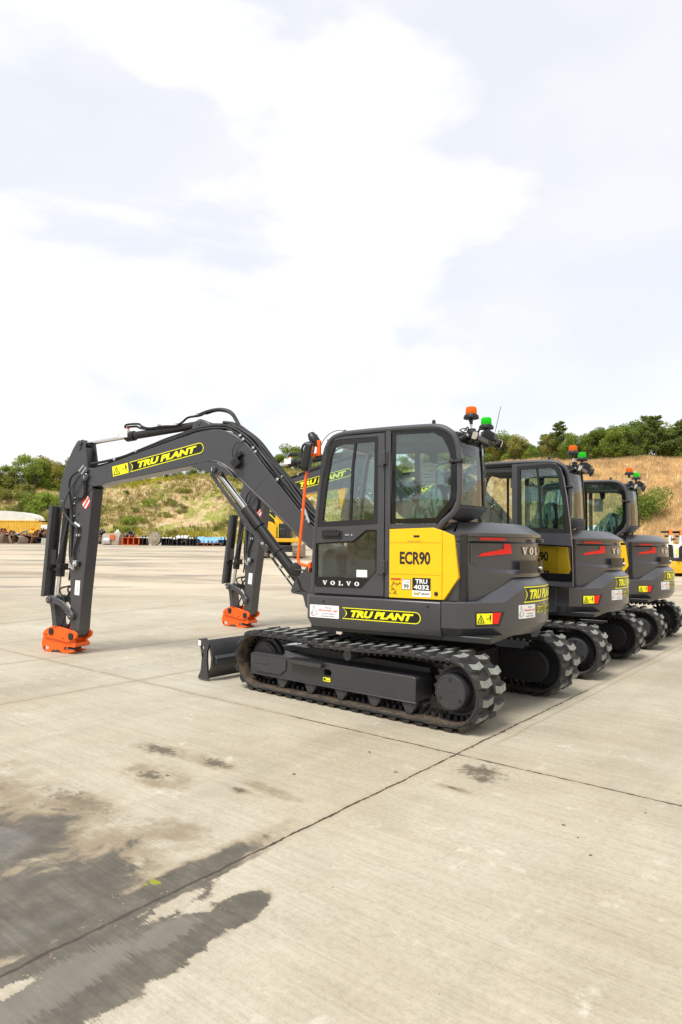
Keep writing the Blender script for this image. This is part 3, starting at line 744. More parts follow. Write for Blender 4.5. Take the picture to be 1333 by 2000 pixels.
k = len(prf); fs = [(j * k + i, j * k + i + 1, (j + 1) * k + i + 1, (j + 1) * k + i) for j in range(NY - 1) for i in range(k - 1)] + [tuple(range(k)), tuple((NY - 1) * k + i for i in range(k))]
mb.add(vs, fs); fo = part(mb, 'seat_cover', 'film', st, sharp=80)
sb = fo.modifiers.new('s', 'SUBSURF'); sb.levels = 1; sb.render_levels = 2
mb = MB()
for y in (.30, .90):
    mb.prism(rpoly([(.42, 1.17), (.40, 1.60), (.30, 1.66), (-.1, 1.68), (-.2, 1.60), (-.1, 1.17)], .03), y - .07, y + .07)
mb.lathe([(.05, 0), (.05, .02), (.03, .03)], (.31, .97, 1.57), 'Y', 16, 1); mb.lathe([(.03, 0), (.03, .02)], (.17, .97, 1.62), 'Y', 16, 1); mb.lathe([(.032, 0), (.032, .02)], (.32, .97, 1.44), 'Y', 16, 1)
part(mb, 'control_console', ['grey', 'black'], root, bevel=.015)
mb = MB(); mb.prism(rpoly([(.70, 1.17), (.70, 1.50), (.62, 1.58), (.52, 1.52), (.46, 1.17)], .03), .55, .97); part(mb, 'travel_console', 'grey', root, bevel=.02)
mb = MB()
for y, x in ((.72, .40), (.80, .42)):
    mb.tube(spline([(x - .05, y, 1.2), (x, y, 1.45), (x + .03, y, 1.66)], 5), .012, 8)
for y in (.30, .90): mb.tube(spline([(.22, y, 1.66), (.20, y, 1.75), (.24, y, 1.86)], 5), .018, 8, rfn=lambda t: .7 + t * .8)
part(mb, 'control_lever', 'black', root, split=True)
mb = MB(); mb.box((.50, .16, 1.75), (.54, .38, 1.98)); mb.cyl((.60, .2, 1.6), (.53, .2, 1.8), .012); part(mb, 'monitor', 'black', root, bevel=.01)
mb = MB(); f_ = lambda u, v, d: (-.062 - u, YR + .04 + d, 2.275 + v); mb.prism(rect(-.062, 2.275, -.222, 2.51), YR + .035, YR + .037); 
part(mb, 'notice_sheet', 'paper', root)
mb = MB()
for p, q in (((0, .03), (.16, .03)), ((.02, .08), (.14, .08)), ((.02, .11), (.10, .11)), ((.03, .2), (.13, .2)), ((.09, .15), (.14, .15))): line(mb, [p, q], .004, lambda u, v, d: (-.062 - u, YR + .040 + d, 2.275 + v), 0, 0)
part(mb, 'print', 'grey', bpy.data.objects['notice_sheet'], solid=False)
mb = MB(); mb.prism(rpoly([(-.18, 2.62), (-.20, 2.50), (-.24, 2.49), (-.27, 2.52), (-.27, 2.62)], .015), .2, .24); part(mb, 'grab_handle', 'black', root)
mb = MB(); mb.prism(rect(.40, 1.85, .55, 1.89), YR + .02, YR + .03); mb.prism(rect(-.52, 1.9, -.42, 2.2), YR + .02, YR + .03); part(mb, 'yellow_notice', 'decaly', root, split=True)
# windows
rw_o = [(-.130, 2.712), (-.60, 2.706), (-.70, 2.668), (-.762, 2.58), (-.783, 2.44), (-.787, 2.06), (-.765, 2.0), (-.60, 1.824), (-.130, 1.824)]
rw_i = [(-.168, 2.686), (-.56, 2.672), (-.650, 2.62), (-.715, 2.50), (-.732, 2.40), (-.732, 2.09), (-.715, 2.03), (-.58, 1.872), (-.168, 1.868)]
mb = MB(); mb.prism(rpoly(rw_o, .02, 3), 1.015, 1.022); wq = part(mb, 'rear_side_window', 'glass', root, smooth=False)
mb = MB(); mb.prism(rpoly(rw_o, .02, 3), 1.008, 1.0235, holes=[rpoly(rw_i, .02, 3)]); part(mb, 'window_border', 'gloss', wq, smooth=False)
mb = MB(); mb.prism(rpoly([(.70, 1.83), (.60, 2.58), (.50, 2.68), (.06, 2.70), (.06, 1.83)], .03), YR, YR + .005); mb.prism(rpoly([(-.06, 1.83), (-.06, 2.70), (-.60, 2.69), (-.76, 2.58), (-.78, 2.05), (-.62, 1.83)], .03), YR, YR + .005)
wr = part(mb, 'right_window', 'glass', root, smooth=False)
mb = MB(); mb.box((.27, YR - .004, 1.8), (.30, YR + .02, 2.70)); part(mb, 'window_bar', 'black', wr)
fw = [(.765, 1.15), (.742, 1.62), (.715, 1.93), (.672, 2.28), (.630, 2.52), (.59, 2.62)]
mb = MB(); k = len(fw); mb.add([(x, .16, z) for x, z in fw] + [(x, .99, z) for x, z in fw], [(i, i + 1, k + i + 1, k + i) for i in range(k - 1)]); part(mb, 'windscreen', 'glass', root, solid=False)
rp = [(-.822, .995), (-.868, .88), (-.893, .74), (-.898, .58), (-.868, .42), (-.80, .28), (-.745, .15)]
rp = [tuple(v)[:2] for v in spline([(a, b, 0) for a, b in rp], 3)]
mb = MB(); k = len(rp)
mb.add([(x, y, 1.985) for x, y in rp] + [(x + .01, y, 2.3) for x, y in rp] + [(x + .03, y, 2.60) for x, y in rp] + [(x + .07, y, 2.68) for x, y in rp], [(q * k + i, q * k + i + 1, (q + 1) * k + i + 1, (q + 1) * k + i) for q in range(3) for i in range(k - 1)])
rg = part(mb, 'rear_window', 'glass', root, solid=False)
mb = MB(); 
for z, dx, r_ in ((1.985, 0, .009), (2.64, .05, .012)): mb.tube([(x + dx - .003, y, z) for x, y in rp], r_, 6)
mb.tube([(rp[-1][0], rp[-1][1], 1.985), (rp[-1][0] + .03, rp[-1][1], 2.6), (rp[-1][0] + .07, rp[-1][1], 2.68)], .010, 6)
mb.tube([(-.905, .60, 1.985), (-.895, .60, 2.3), (-.875, .60, 2.62)], .009, 6)
part(mb, 'window_seal', 'black', rg)
mb = MB(); mb.tube([(-.745, 1.045, 2.388), (-.85, 1.055, 2.388)], .014, 8); mb.lathe([(.022, 0), (.022, .02), (.012, .028)], (-.745, 1.03, 2.388), 'Y', 14); mb.box((-.86, 1.0, 2.37), (-.80, 1.052, 2.405)); part(mb, 'door_catch', 'black', root)

# ---- door
gas = rpoly([(.705, 1.792), (.655, 2.266), (.586, 2.585), (.545, 2.665), (.45, 2.682), (.008, 2.678), (.008, 1.818), (.35, 1.800)], [.01, 0, .05, .06, .03, .01, .01, 0])
low = rpoly([(.723, 1.631), (.285, 1.655), (.135, 1.763), (.017, 1.763), (.017, 1.355), (.182, 1.186), (.724, 1.181)], [.03, .05, .03, .01, .02, .02, .03])
dout = rpoly([(.733, 1.122), (.722, 1.62), (.697, 1.912), (.658, 2.25), (.618, 2.505), (.578, 2.62), (.50, 2.695), (.38, 2.708), (-.060, 2.708), (-.060, 1.122)], [.01, 0, 0, 0, .05, .08, .08, .05, .01, .01])
mb = MB(); mb.prism(dout, 1.012, 1.048, holes=[gas, low])
dr = part(mb, 'door', 'char', root, DO, bevel=.005)
gi = rpoly([(.647, 1.846), (.602, 2.227), (.549, 2.51), (.515, 2.60), (.44, 2.626), (.051, 2.630), (.057, 1.870), (.311, 1.860)], [.02, 0, .04, .04, .03, .01, .01, 0])
mb = MB(); mb.prism(gas, 1.010, 1.044, holes=[gi]); mb.prism([(.262, 2.631), (.292, 2.37), (.312, 1.86), (.336, 1.86), (.316, 2.37), (.284, 2.631)], 1.015, 1.040); part(mb, 'window_seal', 'black', dr, bevel=.004)
mb = MB(); mb.prism(gi, 1.024, 1.029); part(mb, 'glass', 'glass', dr, smooth=False)
mb = MB(); mb.prism(low, 1.024, 1.029); part(mb, 'lower_glass', 'glassd', dr, smooth=False)
li = rpoly([(.706, 1.616), (.288, 1.638), (.140, 1.746), (.034, 1.746), (.034, 1.362), (.105, 1.288), (.706, 1.284)], [.02, .05, .03, .01, .02, .02, .02])
mb = MB(); mb.prism(low, 1.020, 1.040, holes=[li]); part(mb, 'glass_border', 'gloss', dr, smooth=False)
mb = MB(); serif(mb, 'VOLVO', 0, 0, .425, .042, side(.636, 1.208, 1.040), .003, 0, .72); part(mb, 'door_lettering', 'white', dr, solid=False)
mb = MB(); mb.prism(rect(.249, 1.297, .129, 1.368), 1.031, 1.032); part(mb, 'label', 'paper', dr)
mb = MB(); mb.prism(rpoly(rect(.405, 1.672, .646, 1.762), .02), 1.045, 1.056); mb.prism(rpoly(rect(.43, 1.70, .62, 1.735), .012), 1.056, 1.078); mb.prism(rpoly(rect(.47, 1.735, .585, 1.765), .008), 1.056, 1.066)
hd = part(mb, 'handle', 'black', dr, bevel=.004)
mb = MB(); mb.lathe([(.009, 0), (.009, .012)], (.335, 1.046, 1.712), 'Y', 10); mb.box((.335, 1.052, 1.706), (.37, 1.058, 1.718)); mb.lathe([(.01, 0), (.01, .01)], (.295, 1.046, 1.712), 'Y', 10); part(mb, 'lock', 'steel', dr)
for z in (2.455, 1.402):
    mb = MB(); mb.box((-.052, 1.048, z - .07), (.008, 1.058, z + .07)); mb.box((-.095, 1.038, z - .06), (-.062, 1.054, z + .07)); mb.cyl((-.050, 1.066, z - .075), (-.050, 1.066, z + .02), .013, 12); mb.cyl((-.066, 1.064, z - .055), (-.066, 1.064, z + .07), .012, 12)
    part(mb, 'hinge', 'char', dr, bevel=.003)

# ---- mirrors, rail, beacons, lamps
mb = MB(); mb.tube(spline([(.70, 1.03, 2.655), (.715, 1.035, 2.60), (.72, 1.035, 2.555), (.76, 1.04, 2.535), (.80, 1.04, 2.50), (.825, 1.04, 2.42), (.86, 1.04, 2.30), (.89, 1.04, 1.95), (.925, 1.04, 1.62), (.94, 1.04, 1.50), (.935, 1.04, 1.435), (.90, 1.04, 1.405), (.80, 1.035, 1.39)], 6), .0165, 10)
mb.box((.685, 1.02, 2.53), (.725, 1.05, 2.69)); mb.box((.785, 1.015, 1.33), (.81, 1.05, 1.43))
part(mb, 'grab_rail', 'orange', root, bevel=.004)
mb = MB(); xf = Matrix.Translation((.775, 1.13, 2.51)) @ Matrix.Rotation(R(-12), 4, 'Y') @ Matrix.Rotation(R(22), 4, 'Z')
pp = rpoly([(-.11, -.15), (.11, -.15), (.11, .15), (-.11, .15)], .05, 4)
mb.add([tuple(xf @ Vector((d, a * .8, b))) for d, s_ in ((-.035, .85), (-.02, 1), (.03, 1), (.05, .6)) for a, b in [(a * s_, b * s_) for a, b in pp]], [tuple(range(len(pp))), tuple(range(3 * len(pp), 4 * len(pp)))] + [(q * len(pp) + i, q * len(pp) + (i + 1) % len(pp), (q + 1) * len(pp) + (i + 1) % len(pp), (q + 1) * len(pp) + i) for q in range(3) for i in range(len(pp))])
mb.tube(spline([(.72, 1.04, 2.63), (.78, 1.09, 2.665), (.84, 1.12, 2.64), (.855, 1.13, 2.57), (.84, 1.13, 2.50), (.80, 1.13, 2.48)], 6), .013, 8); mb.lathe([(.025, -.03), (.025, .03)], (.845, 1.13, 2.53), 'Z', 12)
mi_ = part(mb, 'mirror', 'black', root)
mb = MB(); xf2 = xf @ Matrix.Translation((-.037, 0, 0)); mb.add([tuple(xf2 @ Vector((0, a * .68, b * .85))) for a, b in pp], [tuple(range(len(pp)))]); part(mb, 'mirror_glass', 'chrome', mi_, solid=False)
mb = MB(); xf = Matrix.Translation((.79, 1.0, 2.715)) @ Matrix.Rotation(R(35), 4, 'Y')
mb.lathe([(.03, -.075), (.045, -.05), (.05, .02), (.035, .07), (.01, .075)], (0, 0, 0), 'Z', 14); mb.v = [tuple(xf @ Vector((v[0], v[1] * 1.3, v[2]))) for v in mb.v]; mb.tube(spline([(.77, 1.0, 2.67), (.74, 1.01, 2.64), (.715, 1.02, 2.62)], 4), .012, 8); mb.tube(spline([(.75, 1.0, 2.72), (.72, 1.01, 2.71), (.70, 1.02, 2.66)], 5), .004, 6)
part(mb, 'front_work_lamp', 'black', root)
mb = MB(); mb.lathe([(.06, -.012), (.075, -.006), (.075, .006), (.06, .012)], (0, 0, 0), 'Y', 24); xf = Matrix.Translation((.955, 1.06, 1.352)) @ Matrix.Rotation(R(8), 4, 'Y') @ Matrix.Rotation(R(30), 4, 'Z'); mb.v = [tuple(xf @ Vector((v[0] * .8, v[1], v[2]))) for v in mb.v]
mb.tube([(.955, 1.08, 1.35), (.80, 1.04, 1.345)], .009, 8); mb.box((.78, 1.0, 1.325), (.80, 1.05, 1.37)); part(mb, 'round_mirror', 'black', root)
def beacon(x, y, z, col, pole):
    mb = MB(); mb.lathe([(.075, 0), (.078, .012), (.070, .035), (.058, .042), (.056, .046), (.015, .046)], (x, y, z), 'Z', 28)
    mb.lathe([(.018, -.03), (.02, -.0)], (x, y, z), 'Z', 12); mb.lathe([(.014, -.016), (.014, .016)], (x, y + .02, z - .025), 'Y', 12)
    b = part(mb, 'beacon', 'black', root)
    mb = MB(); mb.lathe([(.056, .046), (.054, .10), (.048, .116), (.03, .121), (.004, .122)], (x, y, z), 'Z', 28); part(mb, 'lens', col, b)
    mb = MB(); mb.lathe([(.038, .046), (.038, .066), (.02, .07)], (x, y, z), 'Z', 20)
    for i in range(10):
        t = 2 * PI * i / 10; mb.lathe([(.009, .064), (.011, .08), (.004, .086)], (x + .036 * math.cos(t), y + .036 * math.sin(t), z), 'Z', 8)
    part(mb, 'lamp_core', 'steel', b)
    mb = MB(); mb.cyl((x, y, z - .03), (x, y, pole), .0125, 14, 0); mb.lathe([(.017, -.035), (.017, -.055)], (x, y, z), 'Z', 12, 1); mb.box((x - .03, y - .022, pole - .02), (x + .03, y + .022, pole + .035), 1)
    part(mb, 'beacon_pole', ['white', 'black'], root, bevel=.003)
beacon(-.73, .463, 2.885, 'amber', 2.70); beacon(-.78, .145, 2.828, 'green', 2.66)
mb = MB()
mb.tube(spline([(-.80, 1.0, 2.60), (-.86, .93, 2.635), (-.875, .6, 2.655), (-.87, .3, 2.665), (-.85, .05, 2.66)], 6), .014, 8)
mb.prism(rpoly([(-.68, 2.71), (-.92, 2.66), (-.93, 2.60), (-.72, 2.62)], .02), .52, .82)
for i in range(16):
    r3 = random.Random(i + 20); y = r3.uniform(.1, .95); x = -.84 + r3.uniform(-.06, .03); z = 2.65 + r3.uniform(-.03, .05)
    mb.tube(spline([(x, y, z), (x + r3.uniform(-.05, .05), y + r3.uniform(-.1, .1), z + r3.uniform(.0, .07)), (x + r3.uniform(-.05, .05), y + r3.uniform(-.12, .12), z + r3.uniform(-.06, .05)), (x + r3.uniform(-.03, .03), y + r3.uniform(-.15, .15), z - .02)], 5), .006, 6)
mb.prism(rpoly([(-.80, 2.68), (-.94, 2.67), (-.95, 2.73), (-.88, 2.78), (-.82, 2.76)], .02), .28, .40)
part(mb, 'lamp_bar', 'black', root, bevel=.003)
mb = MB()
for p in ((-.87, .95, 2.64), (-.885, .55, 2.665), (-.88, .35, 2.68), (-.87, .2, 2.67)): mb.lathe([(.01, -.012), (.01, .012)], p, 'Y', 10)
part(mb, 'clamp', 'steel', root, split=True)
def lamp(x, y, z, ry, rz):
    xf = Matrix.Translation((x, y, z)) @ Matrix.Rotation(R(rz), 4, 'Z') @ Matrix.Rotation(R(ry), 4, 'Y')
    pp = rpoly(rect(-.05, -.04, .05, .04), .018, 3); k = len(pp); mb = MB()
    mb.add([tuple(xf @ Vector((d, a * s_, b * s_))) for d, s_ in ((.045, .6), (.02, .95), (-.03, 1.0)) for a, b in pp], [tuple(range(k)), tuple(range(2 * k, 3 * k))] + [(q * k + i, q * k + (i + 1) % k, (q + 1) * k + (i + 1) % k, (q + 1) * k + i) for q in range(2) for i in range(k)])
    mb.tube([(x, y, z - .03), (x + .03, y, z - .07)], .012, 8)
    l = part(mb, 'work_lamp', 'black', root)
    mb = MB(); mb.add([tuple(xf @ Vector((-.032, a * .85, b * .85))) for a, b in pp], [tuple(range(k))]); part(mb, 'lens', 'silver', l, solid=False)
lamp(-.89, .07, 2.685, -18, 12); lamp(-.88, .86, 2.655, -20, -15)
mb = MB(); mb.box((-.80, .51, 2.72), (-.74, .57, 2.77)); part(mb, 'camera_box', 'black', root, bevel=.006)
mb = MB(); mb.tube([(-.78, -.02, 2.66), (-.80, -.10, 2.85), (-.83, -.19, 3.12)], .003, 6); part(mb, 'aerial', 'black', root)

# ---- swing post and boom foot
mb = MB()
for s in (-1, 1):
    mb.prism(rpoly([(.62, 1.02), (.56, 1.16), (.44, 1.29), (.2, 1.55), (-.12, 1.62), (-.2, 1.5), (-.15, .80), (.25, .72), (.40, .86), (.44, 1.0)], .04), s * .15 - .02, s * .15 + .02)
mb.lathe([(.13, 0), (.13, .55)], (0, 0, .74), 'Z', 24)
mb.cyl((.50, -.18, 1.085), (.50, .18, 1.085), .045, 20); mb.cyl((-.03, -.18, 1.50), (-.03, .18, 1.50), .045, 20)
part(mb, 'swing_post', 'char', root, BO, bevel=.008)
mb = MB(); mb.prism([(.80, .74), (1.12, .74), (1.28, .80), (1.28, .95), (.80, 1.25)], -.42, .02); mb.lathe([(.15, 0), (.15, .08)], (1.15, -.2, .68), 'Z', 24); part(mb, 'swing_bracket', 'chard', root, bevel=.01)
# ---- boom
btop = [(4.10, 2.60), (4.075, 2.665), (4.0, 2.70), (3.86, 2.69), (3.599, 2.742), (2.407, 3.034), (2.10, 3.098), (1.90, 3.124), (1.72, 3.122), (1.58, 3.085), (1.46, 3.02), (1.285, 2.894), (1.028, 2.60), (.662, 2.190), (.366, 1.867), (.10, 1.64), (-.03, 1.57), (-.11, 1.50)]
bbot = [(-.09, 1.42), (.0, 1.40), (.382, 1.573), (.528, 1.695), (.872, 1.994), (1.138, 2.213), (1.382, 2.417), (1.50, 2.53), (1.60, 2.60), (1.70, 2.655), (1.80, 2.688), (1.916, 2.701), (2.10, 2.675), (2.197, 2.653), (3.614, 2.492 - .02), (3.72, 2.44), (3.86, 2.42), (4.02, 2.46), (4.09, 2.53)]
mb = MB(); mb.prism(btop + bbot, -.125, .125)
mb.prism(rpoly([(2.20, 2.66), (2.12, 2.628), (1.90, 2.575), (1.85, 2.535), (1.80, 2.515), (1.74, 2.535), (1.68, 2.56), (1.42, 2.44), (1.62, 2.62), (1.75, 2.68), (1.95, 2.70)], .02), -.12, .128)
mb.prism(rpoly([(2.22, 3.07), (2.16, 3.25), (2.07, 3.29), (1.98, 3.26), (1.72, 3.11)], .03), .075, .10); mb.prism(rpoly([(2.22, 3.07), (2.16, 3.25), (2.07, 3.29), (1.98, 3.26), (1.72, 3.11)], .03), -.10, -.075)
mb.cyl((2.08, -.11, 3.235), (2.08, .11, 3.235), .035, 18)
boom = part(mb, 'boom', 'char', root, BO, bevel=.009)
mb = MB()
edge = [(3.60, 2.485), (2.197, 2.672), (1.916, 2.72), (1.78, 2.706), (1.66, 2.66), (1.52, 2.575), (1.382, 2.45), (1.138, 2.243), (.872, 2.022), (.528, 1.722), (.40, 1.61)]
mb.tube(spline([(x, .124, z) for x, z in edge], 3), .0045, 6); mb.tube(spline([(x, -.124, z) for x, z in edge], 3), .007, 6)
mb.tube([(.98, .124, 2.50), (1.19, .124, 2.28)], .004, 6); mb.tube([(3.62, .124, 2.51), (3.63, .124, 2.73)], .004, 6)
part(mb, 'weld_seam', 'char', boom)
mb = MB()
for x, z, r_, w in ((1.797, 2.591, .048, .155), (4.008, 2.562, .062, .165), (3.99, 2.66, .03, .15)):
    for s in (1, -1): mb.lathe([(r_, s * .12), (r_, s * w), (r_ * .8, s * (w + .012)), (r_ * .25, s * (w + .012))], (x, 0, z), 'Y', 24)
pn = part(mb, 'pin', 'char', boom, sharp=30, split=True)
mb = MB()
for x, z in ((1.797, 2.591), (4.008, 2.562)): mb.box((x - .008, .166, z - .022), (x + .008, .180, z + .022))
part(mb, 'grease_nipple', 'steel', pn, split=True)
p0, p1 = Vector((3.199, 2.606)), Vector((1.985, 2.824)); Lb = (p1 - p0).length
mb = MB(); badge(mb, Lb + .03, .145, along(tuple(p0), tuple(p1), .126), 0, 1, .045); part(mb, 'name_decal', ['decaly', 'gloss'], boom, solid=False, smooth=False)
mb = MB(); warnplate(mb, 0, 0, .285, .145, along((3.506, 2.552), (3.223, 2.599), .126), 0, 1); part(mb, 'warning_decal', ['decaly', 'black'], boom, solid=False, smooth=False)
mb = MB(); xf = Matrix.Translation((1.42, .17, 2.66)) @ Matrix.Rotation(R(40), 4, 'Y')
mb.box((-.055, -.03, -.055), (.055, .045, .05), 0, xf); mb.box((-.13, -.045, .03), (-.03, .02, .09), 0, xf); mb.box((-.02, -.045, -.02), (.02, -.02, .02), 0, xf)
mb.tube(spline([(1.49, .16, 2.74), (1.48, .17, 2.84), (1.42, .16, 2.93), (1.33, .14, 2.93)], 6), .006, 6)
part(mb, 'boom_work_lamp', 'black', root, BO, bevel=.004)
# boom cylinder with its guard bars
def between(p, q, t): return tuple(p[i] + (q[i] - p[i]) * t for i in range(3))
A_, B_ = (1.81, 0, 2.575), (.50, 0, 1.085)
mb = MB(); mb.cyl(between(A_, B_, .34), between(A_, B_, .97), .067, 28); mb.cyl(between(A_, B_, .335), between(A_, B_, .50), .082, 28); mb.cyl(between(A_, B_, .70), between(A_, B_, .715), .078, 28)
mb.cyl((B_[0], -.07, B_[2]), (B_[0], .07, B_[2]), .075, 24)
mb.tube([between((A_[0] + .07, .055, A_[2] - .06), (B_[0] + .07, .055, B_[2] - .06), t) for t in (.42, .8)], .014, 8)
bc = part(mb, 'boom_cylinder', 'chard', root, BO, bevel=.004)
mb = MB(); mb.cyl(A_, between(A_, B_, .36), .036, 24); part(mb, 'rod', 'chrome', bc)
mb = MB()
for y in (-.085, .085):
    g0, g1 = (1.865, y, 2.545), (.985, y, 1.525)
    d = (Vector(g1) - Vector(g0)).normalized(); nrm = Vector((d.z, 0, -d.x))
    for w0, w1 in ((-.03, .022),):
        q = [Vector(g0) + nrm * w0, Vector(g1) + nrm * w0, Vector(g1) + nrm * w1, Vector(g0) + nrm * w1]
        mb.prism([(v.x, v.z) for v in q], y - .008, y + .008)
mb.cyl((1.81, -.1, 2.575), (1.81, .1, 2.575), .05, 20)
part(mb, 'rod_guard', 'char', bc, bevel=.003)
mb = MB(); c0 = between(A_, B_, .71); mb.lathe([(.02, .07), (.02, .10)], (c0[0] + .05, 0, c0[2] - .04), 'Y', 10)
for t in (.60, .71, .80, .88): c0 = between(A_, B_, t); mb.box((c0[0] + .02, .06, c0[2] - .07), (c0[0] + .06, .095, c0[2] - .04))
part(mb, 'clip', 'steel', bc, split=True)
mb = MB(); mb.tube(spline([between((1.86, .08, 2.50), (.56, .08, 1.02), t) for t in (.7, .76, .82, .88, .95)], 4), .012, 8); mb.tube(spline([(.62, .14, 1.22), (.52, .17, 1.2), (.46, .17, 1.08), (.36, .15, 1.02)], 5), .014, 8); mb.tube(spline([(.58, .12, 1.28), (.50, .13, 1.27), (.40, .15, 1.14)], 5), .012, 8)
part(mb, 'hose', 'rubber', bc)
# dipper cylinder
A_, B_ = (4.165, 0, 3.075), (2.08, 0, 3.235)
mb = MB(); mb.cyl(between(A_, B_, .39), between(A_, B_, .995), .055, 26); mb.cyl(between(A_, B_, .375), between(A_, B_, .44), .072, 26); mb.cyl(between(A_, B_, .365), between(A_, B_, .38), .06, 26)
mb.cyl((B_[0], -.06, B_[2]), (B_[0], .06, B_[2]), .062, 20)
dc = part(mb, 'arm_cylinder', 'chard', root, BO, bevel=.004)
mb = MB(); mb.cyl(A_, between(A_, B_, .38), .031, 22); part(mb, 'rod', 'chrome', dc)
mb = MB(); mb.cyl((A_[0], -.06, A_[2]), (A_[0], .06, A_[2]), .052, 20); part(mb, 'rod_eye', 'chard', dc, bevel=.004)
mb = MB(); mb.box((3.315, .02, 3.115), (3.465, .085, 3.215)); mb.box((3.34, .0, 3.215), (3.38, .06, 3.24)); mb.box((3.46, .03, 3.14), (3.49, .07, 3.17), 1); mb.box((3.33, .02, 3.235), (3.36, .05, 3.255), 1)
for a in ((3.36, 3.15), (3.42, 3.18), (3.37, 3.19)): mb.lathe([(.008, .085), (.008, .09)], (a[0], 0, a[1]), 'Y', 8)
part(mb, 'valve_block', ['white', 'orange'], dc, bevel=.005)
# hoses along the boom
mb = MB(); rh = random.Random(4)
def off(pl, d, y, w=.012):
    out = []
    for i, (x, z) in enumerate(pl):
        a = pl[max(0, i - 1)]; b = pl[min(len(pl) - 1, i + 1)]; t = Vector((b[0] - a[0], b[1] - a[1])).normalized(); n_ = Vector((-t.y, t.x))
        if n_.y < 0: n_ = -n_
        if abs(n_.y) < .2 and n_.x > 0: pass
        out.append((x + n_.x * d + rh.uniform(-w, w) * .5, y + rh.uniform(-w, w), z + n_.y * d + rh.uniform(-w, w) * .5))
    return out
topl = [(3.85, 2.70), (3.6, 2.742), (3.2, 2.84), (2.8, 2.938), (2.407, 3.034), (2.10, 3.098), (1.90, 3.124), (1.72, 3.122), (1.58, 3.085), (1.46, 3.02), (1.285, 2.894), (1.15, 2.74), (1.028, 2.60), (.84, 2.39), (.662, 2.190), (.50, 2.01), (.366, 1.867), (.15, 1.69)]
for y, d in ((.10, .028), (.07, .05), (.035, .03), (0, .045), (-.04, .03), (-.08, .04)): mb.tube(spline(off(topl[3:], d, y), 4), .0165, 8)
for y, d in ((.105, .065), (.08, .10), (.04, .115), (-.02, .11), (-.07, .09)): mb.tube(spline(off(topl[7:], d, y, .016), 4), .019, 8)
for y, d in ((.085, .075), (.05, .085), (.01, .08), (-.05, .085)): mb.tube(spline(off(topl[6:], d, y, .02), 4), .017, 8)
for y, d in ((.09, .022), (.05, .026)): mb.tube(spline(off(topl[:5], d, y), 4), .015, 8)
mb.tube(spline([(3.93, .12, 2.755), (3.75, .10, 2.775), (3.4, .09, 2.83), (3.1, .09, 2.91), (2.75, .08, 3.01), (2.5, .08, 3.05), (2.3, .09, 3.10), (2.05, .09, 3.17), (1.85, .09, 3.19)], 5), .020, 8)
mb.tube(spline([(2.9, .08, 2.96), (2.7, .075, 3.03), (2.4, .075, 3.10), (2.1, .09, 3.16), (1.8, .09, 3.185), (1.6, .09, 3.16)], 5), .022, 8)
part(mb, 'hose_bundle', 'rubber', root, BO)
mb = MB()
for pl in ([(3.38, .05, 3.25), (3.36, .05, 3.30), (3.15, .05, 3.30), (3.08, .05, 3.26), (2.95, .05, 3.225), (2.7, .06, 3.235), (2.5, .06, 3.23), (2.38, .06, 3.27), (2.28, .06, 3.33), (2.08, .06, 3.345), (1.95, .06, 3.39), (1.75, .06, 3.40), (1.60, .06, 3.34), (1.50, .06, 3.21), (1.40, .07, 3.06)],
           [(3.36, .03, 3.27), (3.2, .03, 3.27), (3.1, .04, 3.235), (2.9, .03, 3.215)], [(2.2, .02, 3.35), (1.98, .02, 3.41), (1.78, .02, 3.42), (1.62, .02, 3.37), (1.52, .02, 3.25), (1.38, .05, 3.02)],
           [(2.05, -.02, 3.38), (1.85, -.02, 3.41), (1.66, -.02, 3.36), (1.54, -.02, 3.22), (1.44, 0, 3.09)]):
    mb.tube(spline(pl, 5), .016, 8)
part(mb, 'upper_hose', 'rubber', root, BO)
mb = MB()
for x, y, z in ((1.40, .11, 3.02), (1.35, .11, 2.97), (1.20, .11, 2.85), (1.17, .1, 2.80), (.83, .12, 2.43), (.80, .08, 2.46), (.77, .05, 2.44), (.47, .13, 2.04), (.43, .13, 1.99), (.40, .13, 1.93), (2.10, .08, 3.36), (2.75, .08, 3.25), (2.45, .08, 3.24), (3.12, .10, 2.90), (3.5, .10, 2.80)):
    mb.box((x - .018, y - .02, z - .014), (x + .018, y + .03, z + .016))
for x, z in ((.43, 2.0), (.40, 1.93)): mb.tube([(x - .03, .15, z - .05), (x + .02, .15, z + .06)], .018, 8)
part(mb, 'hose_clamp', 'steel', root, BO, bevel=.003, split=True)

# ---- arm
armo = [(4.187 - .03, 3.118), (4.10, 3.122), (4.075, 3.08), (4.05, 2.95), (3.985, 2.80), (3.93, 2.62), (3.90, 2.45), (3.90, 2.40), (3.97, 1.60), (4.035, .95), (4.06, .655), (4.075, .36), (4.10, .285), (4.16, .235), (4.225, .25), (4.255, .32), (4.262, .60), (4.27, .90), (4.319, 1.502), (4.338, 2.10), (4.42, 2.12), (4.508, 2.145), (4.545, 2.23), (4.540, 2.35), (4.503, 2.54), (4.408, 2.793), (4.30, 2.99), (4.22, 3.10)]
mb = MB()
low_ = [(3.985, 2.45), (3.90, 2.40), (3.97, 1.60), (4.035, .95), (4.06, .655), (4.075, .36), (4.10, .285), (4.16, .235), (4.225, .25), (4.255, .32), (4.262, .60), (4.27, .90), (4.319, 1.502), (4.338, 2.10), (4.34, 2.45)]
mb.prism(low_, -.105, .105)
hd_ = [(4.157, 3.118), (4.10, 3.122), (4.075, 3.08), (4.05, 2.95), (4.02, 2.80), (4.02, 2.66), (3.93, 2.60), (3.90, 2.40), (4.338, 2.10), (4.42, 2.12), (4.508, 2.145), (4.545, 2.23), (4.540, 2.35), (4.503, 2.54), (4.408, 2.793), (4.30, 2.99), (4.22, 3.10)]
for s in (1, -1): mb.prism(hd_, s * .105 - .012, s * .105 + .012)
